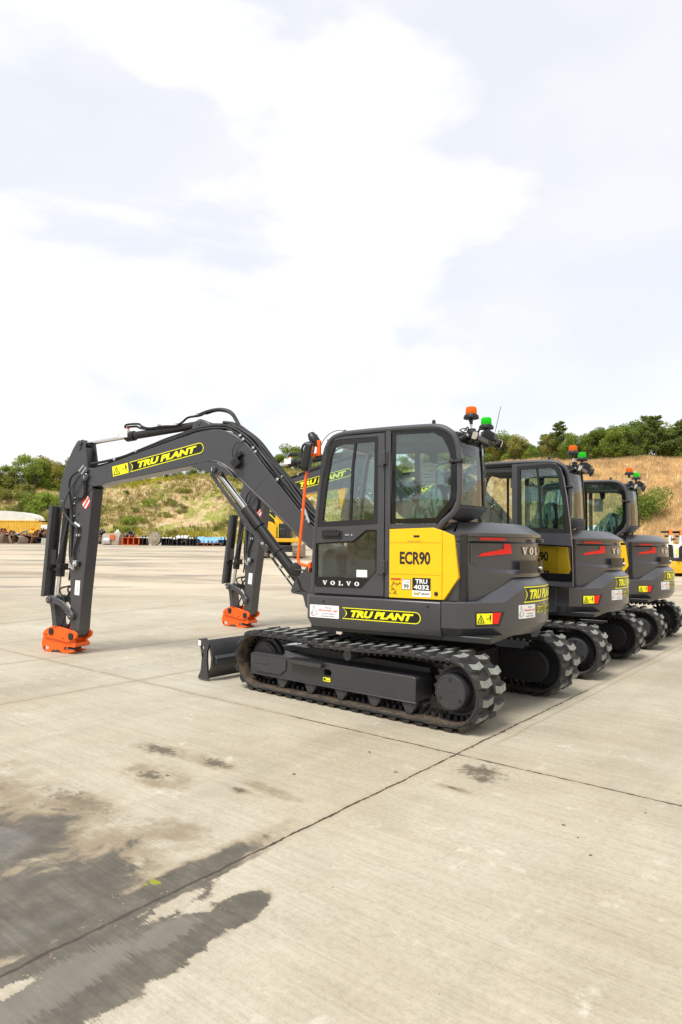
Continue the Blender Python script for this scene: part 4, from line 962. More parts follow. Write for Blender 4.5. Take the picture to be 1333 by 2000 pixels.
mb.prism([(4.10, 3.0), (4.12, 2.3), (4.34, 2.2), (4.50, 2.2), (4.48, 2.54), (4.39, 2.78), (4.28, 2.97)], -.09, .09)
arm = part(mb, 'arm', 'char', root, AR, bevel=.007)
mb = MB()
for x, z, r_ in ((4.157, 3.07, .04), (4.17, .30, .05), (4.47, 2.20, .035)):
    for s in (1, -1): mb.lathe([(r_, s * .11), (r_, s * .135), (r_ * .7, s * .142), (r_ * .3, s * .142)], (x, 0, z), 'Y', 22)
mb.prism(rpoly([(4.185, 3.11), (4.13, 3.11), (4.135, 2.99), (4.17, 2.96), (4.20, 3.0)], .02), .115, .13)
for x, z in ((4.165, 2.03), (4.13, 1.50), (4.20, 1.72), (4.15, 1.28)): mb.lathe([(.013, .10), (.013, .125)], (x, 0, z), 'Y', 10)
for s in (1, -1): mb.lathe([(.055, s * .10), (.055, s * .15), (.04, s * .16), (.012, s * .16)], (4.212, 0, .544), 'Y', 22)
part(mb, 'pin', 'char', arm, sharp=30, split=True)
mb = MB(); f_ = lambda u, v, d: (u, .106 + d, v)
flat(mb, [(4.02 + .073 * math.cos(t), 2.20 + .095 * math.sin(t)) for t in [2 * PI * i / 24 for i in range(24)]], f_, .0015, 0)
def clipband(a, b): # white diagonal band inside the disc
    out = []
    for t in [2 * PI * i / 90 for i in range(90)]:
        x, z = .070 * math.cos(t), .091 * math.sin(t); s_ = -x * .85 + -z * .53
        if a <= -x * .8 + (-z) * .6 <= b or False: out.append((4.02 + x, 2.20 + z))
    return out
for a, b in ((-.030, -.002), (.026, .054)):
    pts_ = []
    def edgept(c_):
        res = []
        for i in range(720):
            t0, t1 = 2 * PI * i / 720, 2 * PI * (i + 1) / 720; g_ = lambda t: -.8 * .073 * math.cos(t) - .6 * .095 * math.sin(t) - c_
            if g_(t0) * g_(t1) <= 0: res.append(t0)
        return res
    ea, eb = edgept(a), edgept(b)
    if len(ea) >= 2 and len(eb) >= 2:
        P = [(4.02 + .073 * math.cos(t), 2.20 + .095 * math.sin(t)) for t in (ea[0], ea[1])] + [(4.02 + .073 * math.cos(t), 2.20 + .095 * math.sin(t)) for t in (eb[1], eb[0])]
        flat(mb, P, f_, .003, 1)
part(mb, 'reflector_disc', ['red', 'white'], arm, solid=False, smooth=False)
mb = MB(); flat(mb, [(4.093, .845), (4.188, .852), (4.176, 1.062), (4.084, 1.058)], f_, .002, 0); flat(mb, rect(4.125, .90, 4.13, .98), f_, .003, 1); part(mb, 'sticker', ['white', 'grey'], arm, solid=False)
mb = MB(); mb.box((4.13, .10, 1.27), (4.20, .15, 1.35)); mb.box((4.09, .10, 1.26), (4.13, .14, 1.33), 1); mb.lathe([(.02, .14), (.02, .17)], (4.17, 0, 1.30), 'Y', 12); mb.box((4.17, .13, 1.21), (4.19, .16, 1.28))
mb.box((4.10, .10, 1.70), (4.17, .14, 1.735)); mb.box((4.235, .1, 1.24), (4.26, .14, 1.28)); mb.box((4.20, .10, 2.255), (4.24, .13, 2.275)); mb.box((4.16, .10, 2.235), (4.21, .13, 2.25))
for z in (2.17, 1.99): mb.box((4.215, .10, z), (4.25, .13, z + .018))
part(mb, 'hose_fitting', ['steel', 'black'], arm, bevel=.004, split=True)
mb = MB()
mb.tube(spline([(4.02, .17, 2.68), (4.06, .18, 2.62), (4.16, .19, 2.50), (4.30, .20, 2.30), (4.36, .20, 2.14), (4.34, .18, 2.02), (4.24, .15, 1.90), (4.15, .13, 1.82)], 6), .014, 8, 1)
mb.tube(spline([(4.15, .13, 1.83), (4.13, .13, 1.75), (4.14, .13, 1.66), (4.19, .13, 1.52), (4.20, .13, 1.42), (4.18, .13, 1.35)], 6), .014, 8, 0)
mb.tube(spline([(4.10, .16, 2.66), (4.24, .17, 2.58), (4.29, .17, 2.45), (4.28, .15, 2.25), (4.25, .13, 2.0), (4.26, .12, 1.8), (4.27, .10, 1.4)], 6), .014, 8, 0)
mb.tube(spline([(4.04, .15, 2.52), (4.02, .14, 2.40), (4.05, .13, 2.28), (4.12, .12, 2.24), (4.22, .12, 2.245)], 6), .013, 8, 0)
mb.tube(spline([(4.0, .15, 2.55), (4.0, .14, 2.38), (4.03, .13, 2.26), (4.12, .12, 2.262), (4.24, .12, 2.265)], 6), .011, 8, 0)
mb.tube(spline([(4.36, .12, 1.95), (4.40, .12, 1.75), (4.46, .12, 1.55), (4.55, .11, 1.30)], 5), .011, 8, 1)
mb.tube(spline([(4.33, .06, 2.1), (4.34, .06, 1.8), (4.37, .05, 1.5), (4.34, .05, 1.25), (4.36, .05, 1.05)], 5), .013, 8, 0)
mb.tube(spline([(4.30, 0, .95), (4.42, 0, .82), (4.36, 0, .70), (4.28, 0, .6)], 5), .016, 8, 0)
for y in (.1, -.05): mb.tube(spline([(4.30, y * .5, .98), (4.48, y, .92), (4.40, y, .78), (4.33, y, .62), (4.40, y, .45), (4.45, y, .34)], 5), .013, 8, 0)
part(mb, 'arm_hose', ['rubber', 'grey'], root, AR)
mb = MB()
for x, y, z in ((3.98, .16, 2.70), (4.02, .17, 2.73), (4.0, .18, 2.65), (4.05, .18, 2.69)): mb.tube([(x, y, z), (x + .04, y + .01, z - .05)], .014, 8)
mb.tube([(4.10, .13, 1.84), (4.19, .14, 1.90)], .017, 8); mb.tube([(4.27, .13, 1.30), (4.22, .13, 1.22)], .012, 8)
part(mb, 'hose_end', 'steel', root, AR)
# bucket cylinder, guard, links
A_, B_ = (4.48, 0, 2.20), (4.63, 0, .76)
mb = MB(); mb.cyl(A_, between(A_, B_, .72), .052, 24); mb.cyl(between(A_, B_, .66), between(A_, B_, .76), .064, 24); mb.box((4.50, -.09, 1.20), (4.62, .09, 1.225)); mb.box((4.48, -.05, 1.225), (4.56, .11, 1.30))
mb.box((4.60, .07, 1.28), (4.70, .085, 1.50)); mb.cyl((4.63, -.10, .76), (4.63, .10, .76), .05)
kc = part(mb, 'bucket_cylinder', 'chard', root, AR, bevel=.004)
mb = MB(); mb.cyl(between(A_, B_, .74), B_, .03, 20); part(mb, 'rod', 'chrome', kc)
mb = MB(); mb.add([(4.695, .10, 2.155), (4.845, .10, .80), (4.72, .10, .80), (4.635, .10, 2.155), (4.67, .115, 2.155), (4.82, .115, .80)], [])
w_ = .10
mb.prism([(4.755, 2.16), (4.865, .80), (4.85, .80), (4.742, 2.16)], -.10, .10); mb.prism([(4.75, 2.16), (4.86, .80), (4.80, .80), (4.69, 2.16)], .085, .10); mb.prism([(4.75, 2.16), (4.86, .80), (4.80, .80), (4.69, 2.16)], -.10, -.085)
mb.box((4.56, -.06, 1.18), (4.83, -.03, 1.22)); mb.tube([(4.80, 0, .80), (4.86, 0, .76)], .012, 8)
part(mb, 'cylinder_guard', 'char', kc, bevel=.004)
def linkpoly(p, q, w, bow):
    P, Q = Vector(p), Vector(q); d = (Q - P).normalized(); n_ = Vector((-d.y, d.x)); L_ = (Q - P).length; a = math.atan2(d.y, d.x)
    o = [(P.x + w * 1.15 * math.cos(t), P.y + w * 1.15 * math.sin(t)) for t in [a + PI / 2 + PI * i / 8 for i in range(9)]]
    o += [tuple(P + d * L_ * t + n_ * (-w * .8 + bow * math.sin(PI * t))) for t in (.25, .5, .75)]
    o += [(Q.x + w * 1.15 * math.cos(t), Q.y + w * 1.15 * math.sin(t)) for t in [a - PI / 2 + PI * i / 8 for i in range(9)]]
    o += [tuple(P + d * L_ * t + n_ * (w * .8 + bow * math.sin(PI * t))) for t in (.75, .5, .25)]
    return o
mb = MB()
for s in (1, -1): mb.prism(linkpoly((4.64, .76), (4.212, .544), .055, -.07), s * .135 - .013, s * .135 + .013)
for s in (1, -1): mb.lathe([(.05, s * .12), (.05, s * .165), (.035, s * .172), (.01, s * .172)], (4.64, 0, .76), 'Y', 22)
lk = part(mb, 'arm_link', 'char', root, AR, bevel=.006)
mb = MB(); mb.box((4.625, .172, .755), (4.655, .180, .765)); mb.box((4.197, .16, .539), (4.227, .168, .549)); part(mb, 'grease_nipple', 'steel', lk, split=True)
mb = MB(); mb.prism(linkpoly((4.64, .76), (4.555, .31), .05, 0), -.10, .10); part(mb, 'bucket_link', 'char', root, AR, bevel=.008)
# quick hitch
mb = MB()
ct = rpoly([(4.738, .262), (4.702, .300), (4.658, .340), (4.541, .385), (4.414, .378), (4.13, .332), (4.073, .300), (4.080, .245), (4.150, .195), (4.236, .172), (4.497, .205), (4.681, .220)], .02, 3)
for s in (1, -1): mb.prism(ct, s * .145 - .018, s * .145 + .018, holes=[circ(4.66, .255, .018, 12), circ(4.33, .215, .016, 12)])
cb = [(4.74, .235), (4.774, .13), (4.755, .05), (4.722, .016), (4.69, .008), (4.73, .03), (4.735, .075), (4.69, .09), (4.62, .075), (4.625, .045), (4.67, .032), (4.66, .006), (4.584, .006), (4.54, .040), (4.451, .058), (4.395, .022), (4.348, .004), (4.25, .006), (4.12, .040), (4.20, .048), (4.32, .045), (4.345, .075), (4.30, .10), (4.166, .10), (4.135, .15), (4.15, .20), (4.40, .215)]
for s in (1, -1): mb.prism(cb, s * .115 - .020, s * .115 + .020)
mb.prism([(4.70, .235), (4.73, .17), (4.60, .125), (4.45, .11), (4.36, .14), (4.20, .15), (4.17, .20), (4.40, .21)], -.10, .10)
mb.cyl((4.69, -.15, .285), (4.69, .15, .285), .03); mb.cyl((4.14, -.14, .13), (4.14, .14, .13), .035)
qh = part(mb, 'quick_hitch', 'orange', root, AR, bevel=.006)
mb = MB()
for x, z in ((4.555, .31), (4.17, .258)):
    for s in (1, -1): mb.prism(rpoly([(x - .042, z - .02), (x - .03, z - .05), (x + .03, z - .05), (x + .042, z - .02), (x + .042, z + .03), (x + .02, z + .05), (x - .02, z + .05), (x - .042, z + .03)], .01), s * .172 - .009, s * .172 + .009)
    mb.cyl((x, -.13, z), (x, .13, z), .035)
part(mb, 'pin', 'chard', qh, bevel=.006, split=True)
mb = MB(); mb.box((4.19, -.06, .055), (4.33, .06, .085)); part(mb, 'locking_wedge', 'chard', qh)

def copy_tree(o, parent=None):
    c_ = o.copy(); C.objects.link(c_); c_.parent = parent
    for ch in list(o.children):
        q = copy_tree(ch, c_)
        if o.type == 'EMPTY': frames[q.name] = frames.get(ch.name, UP)
    return c_
r2_ = copy_tree(root); r3_ = copy_tree(root)
for o, (x, y), uang, slew, swing, ar, door in ((root, (.900, 7.317), 149.317, 8.814, 7.0, 0, 0), (r2_, (2.786, 9.738), 147.774, 4.991, .5, -2.6, 174), (r3_, (4.641, 12.163), 145.06, .25, .5, -2.6, 0)):
    o.location = (x, y, 0); o.rotation_euler = (0, 0, R(uang)); set_frames(o, R(slew), R(swing), R(ar), R(door))
G = 'charcoal excavators parked in a row'
tag(root, 'nearest charcoal excavator, seen whole from its cab side with its door shut', 'excavator', G)
tag(r2_, 'middle charcoal excavator of the row, its cab door swung fully open', 'excavator', G)
tag(r3_, 'farthest charcoal excavator of the row, only cab rear and tail showing past the middle one', 'excavator', G)
for o in r3_.children:      # the far machine has no sheet like the first
    pass

# ------------------------------------------------------------------ ground, hill
J = 0.6748851                      # heading of the slab joints
E1 = (math.sin(J), math.cos(J)); E2 = (math.cos(J), -math.sin(J))
def zyard(y): return 0 if y < 10 else .0248 * (y - 12) if y > 14 else .0248 * (y - 10) ** 2 / 8
def rbase(az): return lerp(az, [(-180, 60), (-90, 75), (-40, 96), (-27, 93), (-16, 86), (0, 80), (10, 74), (18, 61), (27, 55), (45, 48), (90, 42), (180, 60)])
def crest(az): return lerp(az, [(-180, 9), (-60, 8), (-27, 9.3), (-19, 10.5), (-11.7, 12.2), (0, 13.2), (10, 12.9), (16, 11.8), (20, 11.0), (27, 10.7), (45, 11), (180, 9)])
def run(az): return lerp(az, [(-180, 24), (-27, 19), (0, 22), (12, 20), (20, 17), (27, 23), (60, 22), (180, 24)])
def zhill(x, y):
    az = math.degrees(math.atan2(x, y)); r = math.hypot(x, y); t = r - rbase(az); T = run(az)
    zy = zyard(min(y, 95))
    if t <= 0: return zy + t * .25
    k = min(1, t / T); s = k ** .9 * (1 - .12 * math.sin(2 * PI * k))
    h = zy + (crest(az) - zy) * s
    n = mnoise.noise((x * .11, y * .11, 3)) * .9 + mnoise.noise((x * .35, y * .35, 7)) * .35 + mnoise.noise((x * 1.1, y * 1.1, 2)) * .14
    h += n * min(1, t / 4) + max(0, t - T) * .015
    return h
mb = MB(); xs = [-130, -60, -30, -15, -8, 0, 8, 15, 30, 60, 110]; ys = [-90, -40, -10, 0, 4, 8, 10, 10.5, 11, 11.5, 12, 12.5, 13, 13.5, 14, 20, 40, 60, 80, 100]
mb.add([(x, y, zyard(y)) for y in ys for x in xs], [(j * 11 + i, j * 11 + i + 1, (j + 1) * 11 + i + 1, (j + 1) * 11 + i) for j in range(len(ys) - 1) for i in range(10)])
def nd(N, L):
    class _:
        def val(s, v): n = N.new('ShaderNodeValue'); n.outputs[0].default_value = v; return n.outputs[0]
        def math(s, op, a, b=None, c=None, clamp=False):
            n = N.new('ShaderNodeMath'); n.operation = op; n.use_clamp = clamp
            for i, q in enumerate((a, b, c)):
                if q is None: continue
                if isinstance(q, (int, float)): n.inputs[i].default_value = q
                else: L.new(q, n.inputs[i])
            return n.outputs[0]
        def noise(s, vec, sc, det=5, rough=.55, dist=0, loc=None, scale=None):
            if loc or scale:
                m_ = N.new('ShaderNodeMapping'); m_.inputs['Location'].default_value = loc or (0, 0, 0); m_.inputs['Scale'].default_value = scale or (1, 1, 1); L.new(vec, m_.inputs[0]); vec = m_.outputs[0]
            n = N.new('ShaderNodeTexNoise'); n.inputs['Scale'].default_value = sc; n.inputs['Detail'].default_value = det; n.inputs['Roughness'].default_value = rough; n.inputs['Distortion'].default_value = dist
            L.new(vec, n.inputs['Vector']); return n.outputs['Fac']
        def ramp(s, f, pts):
            n = N.new('ShaderNodeValToRGB'); cr = n.color_ramp
            while len(cr.elements) > 1: cr.elements.remove(cr.elements[0])
            cr.elements[0].position = pts[0][0]; cr.elements[0].color = (*pts[0][1], 1) if len(pts[0][1]) == 3 else pts[0][1]
            for p, c_ in pts[1:]: e = cr.elements.new(p); e.color = (*c_, 1)
            L.new(f, n.inputs[0]); return n.outputs[0]
        def mix(s, f, a, b, mode='MIX'):
            n = N.new('ShaderNodeMixRGB'); n.blend_type = mode
            for i, q in enumerate((f, a, b)):
                if isinstance(q, (int, float)): n.inputs[i].default_value = q
                elif isinstance(q, tuple): n.inputs[i].default_value = (*q, 1)
                else: L.new(q, n.inputs[i])
            return n.outputs[0]
        def ss(s, v, a, b):    # smoothstep from a to b (a may exceed b)
            n = N.new('ShaderNodeMapRange'); n.interpolation_type = 'SMOOTHSTEP'; n.inputs['From Min'].default_value = min(a, b); n.inputs['From Max'].default_value = max(a, b)
            if a > b: n.inputs['To Min'].default_value = 1; n.inputs['To Max'].default_value = 0
            L.new(v, n.inputs['Value']); return n.outputs[0]
    return _()
gm, N, L, B = newmat('yard_concrete'); q = nd(N, L)
geo = N.new('ShaderNodeNewGeometry')
rot = N.new('ShaderNodeVectorRotate'); rot.rotation_type = 'Z_AXIS'; rot.inputs['Angle'].default_value = J
L.new(geo.outputs['Position'], rot.inputs['Vector'])       # after this x runs across (v), y runs along (u)
uv = rot.outputs[0]; sep = N.new('ShaderNodeSeparateXYZ'); L.new(uv, sep.inputs[0]); V_, U_ = sep.outputs[0], sep.outputs[1]
big = q.noise(uv, .35, 6, .6); mid = q.noise(uv, 1.6, 8, .65, .4); fine = q.noise(uv, 30, 10, .82); grit = q.noise(uv, 140, 3, .6)
streak = q.noise(uv, 1, 8, .75, .15, None, (1.6, 60, 1)); streak2 = q.noise(uv, 1, 4, .6, 0, (3, 7, 0), (.35, 12, 1)); tyre = q.noise(uv, 1, 4, .6, .6, (1, 3, 0), (1.2, .10, 1))
base = q.ramp(big, [(.32, (.36, .318, .238)), (.5, (.415, .377, .298)), (.68, (.455, .424, .352))])
base = q.mix(.55, base, q.ramp(mid, [(.3, (.78, .765, .73)), (.5, (.98, .975, .965)), (.72, (1.12, 1.12, 1.12))]), 'MULTIPLY')
base = q.mix(.8, base, q.ramp(streak, [(.34, (.84, .83, .80)), (.5, (1, 1, 1)), (.66, (1.08, 1.08, 1.08))]), 'MULTIPLY')
base = q.mix(.7, base, q.ramp(streak2, [(.35, (.92, .91, .88)), (.6, (1.03, 1.03, 1.03))]), 'MULTIPLY')
base = q.mix(.8, base, q.ramp(fine, [(.34, (.76, .75, .72)), (.5, (.99, .99, .99)), (.64, (1.10, 1.10, 1.10))]), 'MULTIPLY')
base = q.mix(.6, base, q.ramp(grit, [(.3, (.84, .83, .82)), (.65, (1.08, 1.08, 1.08))]), 'MULTIPLY')
base = q.mix(q.math('MULTIPLY', q.ss(q.noise(uv, 4.5, 8, .72, .4, (3, 9, 1)), .58, .70), .35), base, (.68, .64, .56))
base = q.mix(.5, base, q.ramp(tyre, [(.36, (.80, .80, .80)), (.5, (1, 1, 1))]), 'MULTIPLY')
# tiny aggregate and specks
vor = N.new('ShaderNodeTexVoronoi'); vor.inputs['Scale'].default_value = 9; L.new(uv, vor.inputs['Vector'])
sp1 = q.math('MULTIPLY', q.ss(vor.outputs['Distance'], .075, .03), q.ss(q.noise(uv, 3.1, 2), .56, .62))
base = q.mix(q.math('MULTIPLY', sp1, .75), base, (.10, .07, .045))
vor2 = N.new('ShaderNodeTexVoronoi'); vor2.inputs['Scale'].default_value = 26; L.new(uv, vor2.inputs['Vector'])
sp2 = q.math('MULTIPLY', q.ss(vor2.outputs['Distance'], .17, .07), q.ss(q.noise(uv, 1.7, 2), .50, .60))
base = q.mix(q.math('MULTIPLY', sp2, .35), base, (.55, .42, .28))
# joints: wobbling cracks along u and v
wob = q.math('MULTIPLY_ADD', q.noise(uv, 3.2, 6, .6), .06, -.03); wob2 = q.math('MULTIPLY_ADD', q.noise(uv, 26, 4, .6), .016, -.008); W = q.math('ADD', wob, wob2)
rag = q.noise(uv, 9, 5, .7)
def joint(co, c0, w, soft, dark, lo=None, other=None, rng=None):
    global base, dark_all
    d = q.math('ABSOLUTE', q.math('ADD', q.math('SUBTRACT', co, c0), W))
    wv = q.math('MULTIPLY_ADD', q.math('SUBTRACT', rag, .5), w * 4.5, w)
    mk = q.ss(q.math('DIVIDE', d, q.math('MAXIMUM', wv, w * .25)), 1.15, .75)
    hal = q.math('MULTIPLY', q.ss(d, soft, 0), .45)
    if rng: 
        lim = q.math('MULTIPLY', q.ss(other, rng[0], rng[0] + .3), q.ss(other, rng[1] + .3, rng[1])); mk = q.math('MULTIPLY', mk, lim); hal = q.math('MULTIPLY', hal, lim)
    base = q.mix(hal, base, (.30, .245, .17)); base = q.mix(q.math('MULTIPLY', mk, dark), base, (.045, .036, .026))
    return mk
jm = [joint(V_, -2.54, .008, .06, .9, rng=(-30, 7.5), other=U_)]
joint(V_, -2.54, .006, .08, .45, rng=(7.0, 60), other=U_)
joint(V_, -2.42, .003, .03, .35, rng=(4.9, 20), other=U_)
jm.append(joint(U_, 4.64, .008, .06, .95, rng=(-4.5, 12), other=V_)); joint(U_, 4.64, .009, .10, .42, rng=(-40, -4.5), other=V_)
for c0 in (-6.75, -8.94, -13.2, -17.4, -21.6, -25.8, -34, -42): joint(V_, c0, .010 if c0 > -10 else .025, .12, .40)
for c0 in (1.7, 5.9): joint(V_, c0, .009, .08, .5)
for c0 in (14.6, 24.6, 34.6, 48, -5.4): joint(U_, c0, .02, .15, .45)
# repaired dashed saw cut
dsh = q.math('GREATER_THAN', q.math('FRACT', q.math('MULTIPLY', U_, 5.2)), .35)
mk = q.math('MULTIPLY', q.ss(q.math('ABSOLUTE', q.math('SUBTRACT', V_, -7.60)), .014, .008), q.math('MULTIPLY', dsh, q.ss(U_, 9.5, 9)))
base = q.mix(q.math('MULTIPLY', mk, .75), base, (.09, .085, .08))
mk2 = q.math('MULTIPLY', q.ss(q.math('ABSOLUTE', q.math('SUBTRACT', V_, -7.575)), .014, .008), q.ss(U_, 9.5, 9)); base = q.mix(q.math('MULTIPLY', mk2, .4), base, (.62, .58, .5))
# wet patches and stains: ellipses (v, u, rv, ru, turn)
edge = q.math('MULTIPLY_ADD', q.noise(uv, 3.4, 10, .68, .5), 2.6, -1.3); edge2 = q.math('MULTIPLY_ADD', q.noise(uv, 1, 6, .7, .2, (9, 2, 0), (3, 95, 1)), 2.2, -1.1)
def blob(v, u, rv, ru, turn=0):
    a = N.new('ShaderNodeMapping'); a.vector_type = 'TEXTURE'; a.inputs['Location'].default_value = (v, u, 0); a.inputs['Rotation'].default_value = (0, 0, turn); a.inputs['Scale'].default_value = (rv, ru, 1000)
    L.new(uv, a.inputs[0]); n = N.new('ShaderNodeVectorMath'); n.operation = 'LENGTH'; L.new(a.outputs[0], n.inputs[0]); return n.outputs['Value']
def union(bl):
    o = None
    for b in bl: d = blob(*b); o = d if o is None else q.math('MINIMUM', o, d)
    return o
def field(bl, wn=.5, w2=.4, hard=.10, soft=0):
    d = union(bl); d = q.math('ADD', d, q.math('MULTIPLY', edge, wn)); d = q.math('ADD', d, q.math('MULTIPLY', edge2, w2)); return d
dW = field([(-2.98, .95, .46, 1.05, .12), (-3.75, 1.35, .55, .75), (-2.82, 1.55, .28, .52, .3), (-2.62, 2.0, .10, .62), (-4.6, 1.2, .7, .8)], .70, .08)
wetA = q.ss(q.math('ADD', dW, q.math('MULTIPLY', q.math('SUBTRACT', rag, .5), .5)), 1.22, .72); wetA = q.math('MULTIPLY', wetA, q.ss(V_, -2.52, -2.56))
dL = field([(-2.36, 1.05, .30, .80), (-2.24, 1.45, .17, .62), (-2.21, 2.06, .10, .20), (-2.46, 1.2, .12, 1.0)], .62, .16)
wetB = q.ss(q.math('ADD', dL, q.math('MULTIPLY', q.math('SUBTRACT', rag, .5), .4)), 1.06, .88); wetB = q.math('MULTIPLY', wetB, q.ss(V_, -2.56, -2.52))
dry = field([(-2.455, 1.90, .055, .17, .05), (-2.44, 1.19, .035, .10)], .9, .7); wetB = q.math('MULTIPLY', wetB, q.ss(dry, .85, 1.1))
strip_ = q.math('MULTIPLY', q.ss(q.math('ADD', q.math('ABSOLUTE', q.math('SUBTRACT', V_, -2.55)), q.math('MULTIPLY', edge, .05)), .075, .05), q.ss(q.math('ADD', U_, q.math('MULTIPLY', edge, .4)), 2.75, 2.2))
wet = q.math('MAXIMUM', q.math('MAXIMUM', wetA, wetB), strip_)
damp = field([(-4.25, 3.24, .42, .17, .0), (-3.84, 3.29, .30, .12), (-3.92, 2.83, .40, .22), (-3.25, 3.04, .13, .06), (-3.1, 3.17, .35, .10), (-2.23, 4.37, .20, .15), (-2.2, 3.98, .16, .05), (-3.86, 2.24, .33, .17, .2), (-4.2, 2.06, .5, .25), (-3.05, 2.4, .35, .14), (-3.3, 2.0, .5, .35), (-3.9, 1.9, .8, .35)], .8, .5)
dampc = q.math('MULTIPLY', q.ss(damp, 1.05, .35), q.ss(q.noise(uv, 5, 8, .7), .25, .62))
base = q.mix(q.math('MULTIPLY', dampc, .80), base, (.20, .155, .09))
edge3 = q.math('MULTIPLY_ADD', q.noise(uv, 15, 8, .7, .6), 4.2, -2.1)
core = q.math('ADD', union([(-4.36, 3.23, .22, .09), (-3.80, 3.29, .17, .07), (-3.92, 2.83, .12, .07), (-3.26, 3.04, .085, .035), (-2.22, 4.40, .19, .14), (-2.12, 4.28, .10, .09), (-2.2, 3.98, .08, .02), (-3.86, 2.26, .30, .11)]), edge3)
base = q.mix(q.math('MULTIPLY', q.ss(core, 1.1, .25), .85), base, (.085, .07, .05))
wetcol = q.ramp(q.noise(uv, 7, 8, .7), [(.3, (.045, .039, .030)), (.5, (.078, .069, .054)), (.72, (.135, .118, .088))])
wetcol = q.mix(.7, wetcol, q.ramp(streak, [(.38, (.62, .62, .62)), (.62, (1.25, 1.25, 1.25))]), 'MULTIPLY')
wetcol = q.mix(q.math('MULTIPLY', sp2, .8), wetcol, (.36, .25, .15))
marg = q.math('MAXIMUM', q.math('MULTIPLY', q.ss(dW, 1.75, .95), q.ss(V_, -2.45, -2.6)), q.math('MULTIPLY', q.ss(dL, 1.30, .98), .35))
base = q.mix(q.math('MULTIPLY', q.math('MULTIPLY', marg, q.ss(q.noise(uv, 6, 8, .75), .30, .60)), .85), base, (.24, .19, .12))
base = q.mix(q.ss(wet, .0, .45), base, (.21, .175, .12)) if False else q.mix(q.math('MULTIPLY', q.ss(wet, .0, .5), .62), base, (.19, .155, .105))
base = q.mix(q.math('MULTIPLY', q.ss(wet, .3, 1.0), .88), base, wetcol)
lite = q.math('MULTIPLY', q.ss(field([(-2.36, 1.25, .12, .42), (-2.3, 1.75, .08, .16)], .5, .9), 1.05, .8), wet); base = q.mix(q.math('MULTIPLY', lite, .42), base, (.22, .205, .17))
for k in jm: base = q.mix(q.math('MULTIPLY', k, .8), base, (.035, .027, .018))
moss = q.ss(q.math('ADD', union([(-2.692, 1.972, .03, .02), (-2.70, 1.93, .012, .012)]), edge3), 1.1, .8); base = q.mix(moss, base, (.22, .24, .01))
sheen = q.math('MULTIPLY', q.ss(field([(-3.70, 1.66, .26, .20), (-4.3, 1.6, .5, .25)], .3, .0), 1.05, .85), wet)
chan = q.math('MULTIPLY', q.ss(field([(-2.71, 1.84, .05, .12), (-2.74, 1.4, .05, .3), (-2.85, 1.15, .05, .14)], .4, 1.6), 1.05, .8), wet)
# the worn, patchy yard farther off: broad pale and brown bands lying across the view
sx = N.new('ShaderNodeSeparateXYZ'); L.new(geo.outputs['Position'], sx.inputs[0])
far = q.ss(sx.outputs[1], 11, 24)
fb = q.noise(geo.outputs['Position'], 1, 6, .62, .5, None, (.05, .17, 1)); fb2 = q.noise(geo.outputs['Position'], 1, 8, .7, .3, (9, 4, 0), (.25, .8, 1))
base = q.mix(q.math('MULTIPLY', far, .8), base, q.ramp(fb, [(.35, (.24, .19, .13)), (.45, (.38, .32, .235)), (.56, (.52, .44, .33)), (.7, (.58, .49, .37))]))
base = q.mix(q.math('MULTIPLY', far, .8), base, q.ramp(fb2, [(.34, (.62, .60, .56)), (.5, (1, 1, 1)), (.7, (1.08, 1.05, 1.0))]), 'MULTIPLY')
fw_ = q.math('MULTIPLY', q.ss(q.noise(geo.outputs['Position'], 1, 7, .6, .4, (2, 8, 0), (.11, .42, 1)), .55, .62), q.ss(sx.outputs[1], 12, 18))
base = q.mix(q.math('MULTIPLY', fw_, .8), base, (.16, .14, .11))
L.new(base, B.inputs['Base Color'])
ro = q.mix(q.math('MULTIPLY', wet, .95), (.82, .82, .82), q.ramp(mid, [(.3, (.34, .34, .34)), (.7, (.62, .62, .62))]))
ro = q.mix(sheen, ro, (.16, .16, .16)); ro = q.mix(q.math('MULTIPLY', chan, .9), ro, (.06, .06, .06)); ro = q.mix(q.math('MULTIPLY', fw_, .8), ro, (.25, .25, .25))
L.new(ro, B.inputs['Roughness'])
hgt = q.math('ADD', q.math('MULTIPLY', streak, .5), q.math('MULTIPLY', fine, .55)); hgt = q.math('ADD', hgt, q.math('MULTIPLY', grit, .35))
for k in jm: hgt = q.math('SUBTRACT', hgt, q.math('MULTIPLY', k, 2.2))
bmp = N.new('ShaderNodeBump'); bmp.inputs['Distance'].default_value = .006; L.new(hgt, bmp.inputs['Height'])
bs = q.math('SUBTRACT', .42, q.math('MULTIPLY', q.math('MAXIMUM', sheen, chan), .30)); L.new(bs, bmp.inputs['Strength']); L.new(bmp.outputs[0], B.inputs['Normal'])
tag(mb.build('yard_ground', gm, None), kind='structure')

# hill
hm, N, L, B = newmat('hill_soil'); q = nd(N, L); geo = N.new('ShaderNodeNewGeometry'); P_ = geo.outputs['Position']
sx = N.new('ShaderNodeSeparateXYZ'); L.new(P_, sx.inputs[0])
a = q.noise(P_, .25, 8, .68, .4); b_ = q.noise(P_, 1.4, 8, .7); c2 = q.noise(P_, .09, 4, .6, 0, (4, 4, 4))
soil = q.ramp(b_, [(.3, (.32, .22, .12)), (.5, (.50, .37, .22)), (.7, (.62, .49, .32))])
veg = q.ramp(b_, [(.3, (.16, .18, .045)), (.55, (.30, .31, .08)), (.75, (.46, .42, .13))])
straw = q.ramp(b_, [(.3, (.44, .31, .16)), (.5, (.64, .47, .26)), (.7, (.76, .60, .37))])
right = q.ss(q.math('ADD', sx.outputs[0], q.math('MULTIPLY', c2, 14)), 20, 30)
lm = q.mix(q.ss(a, .47, .55), soil, veg)
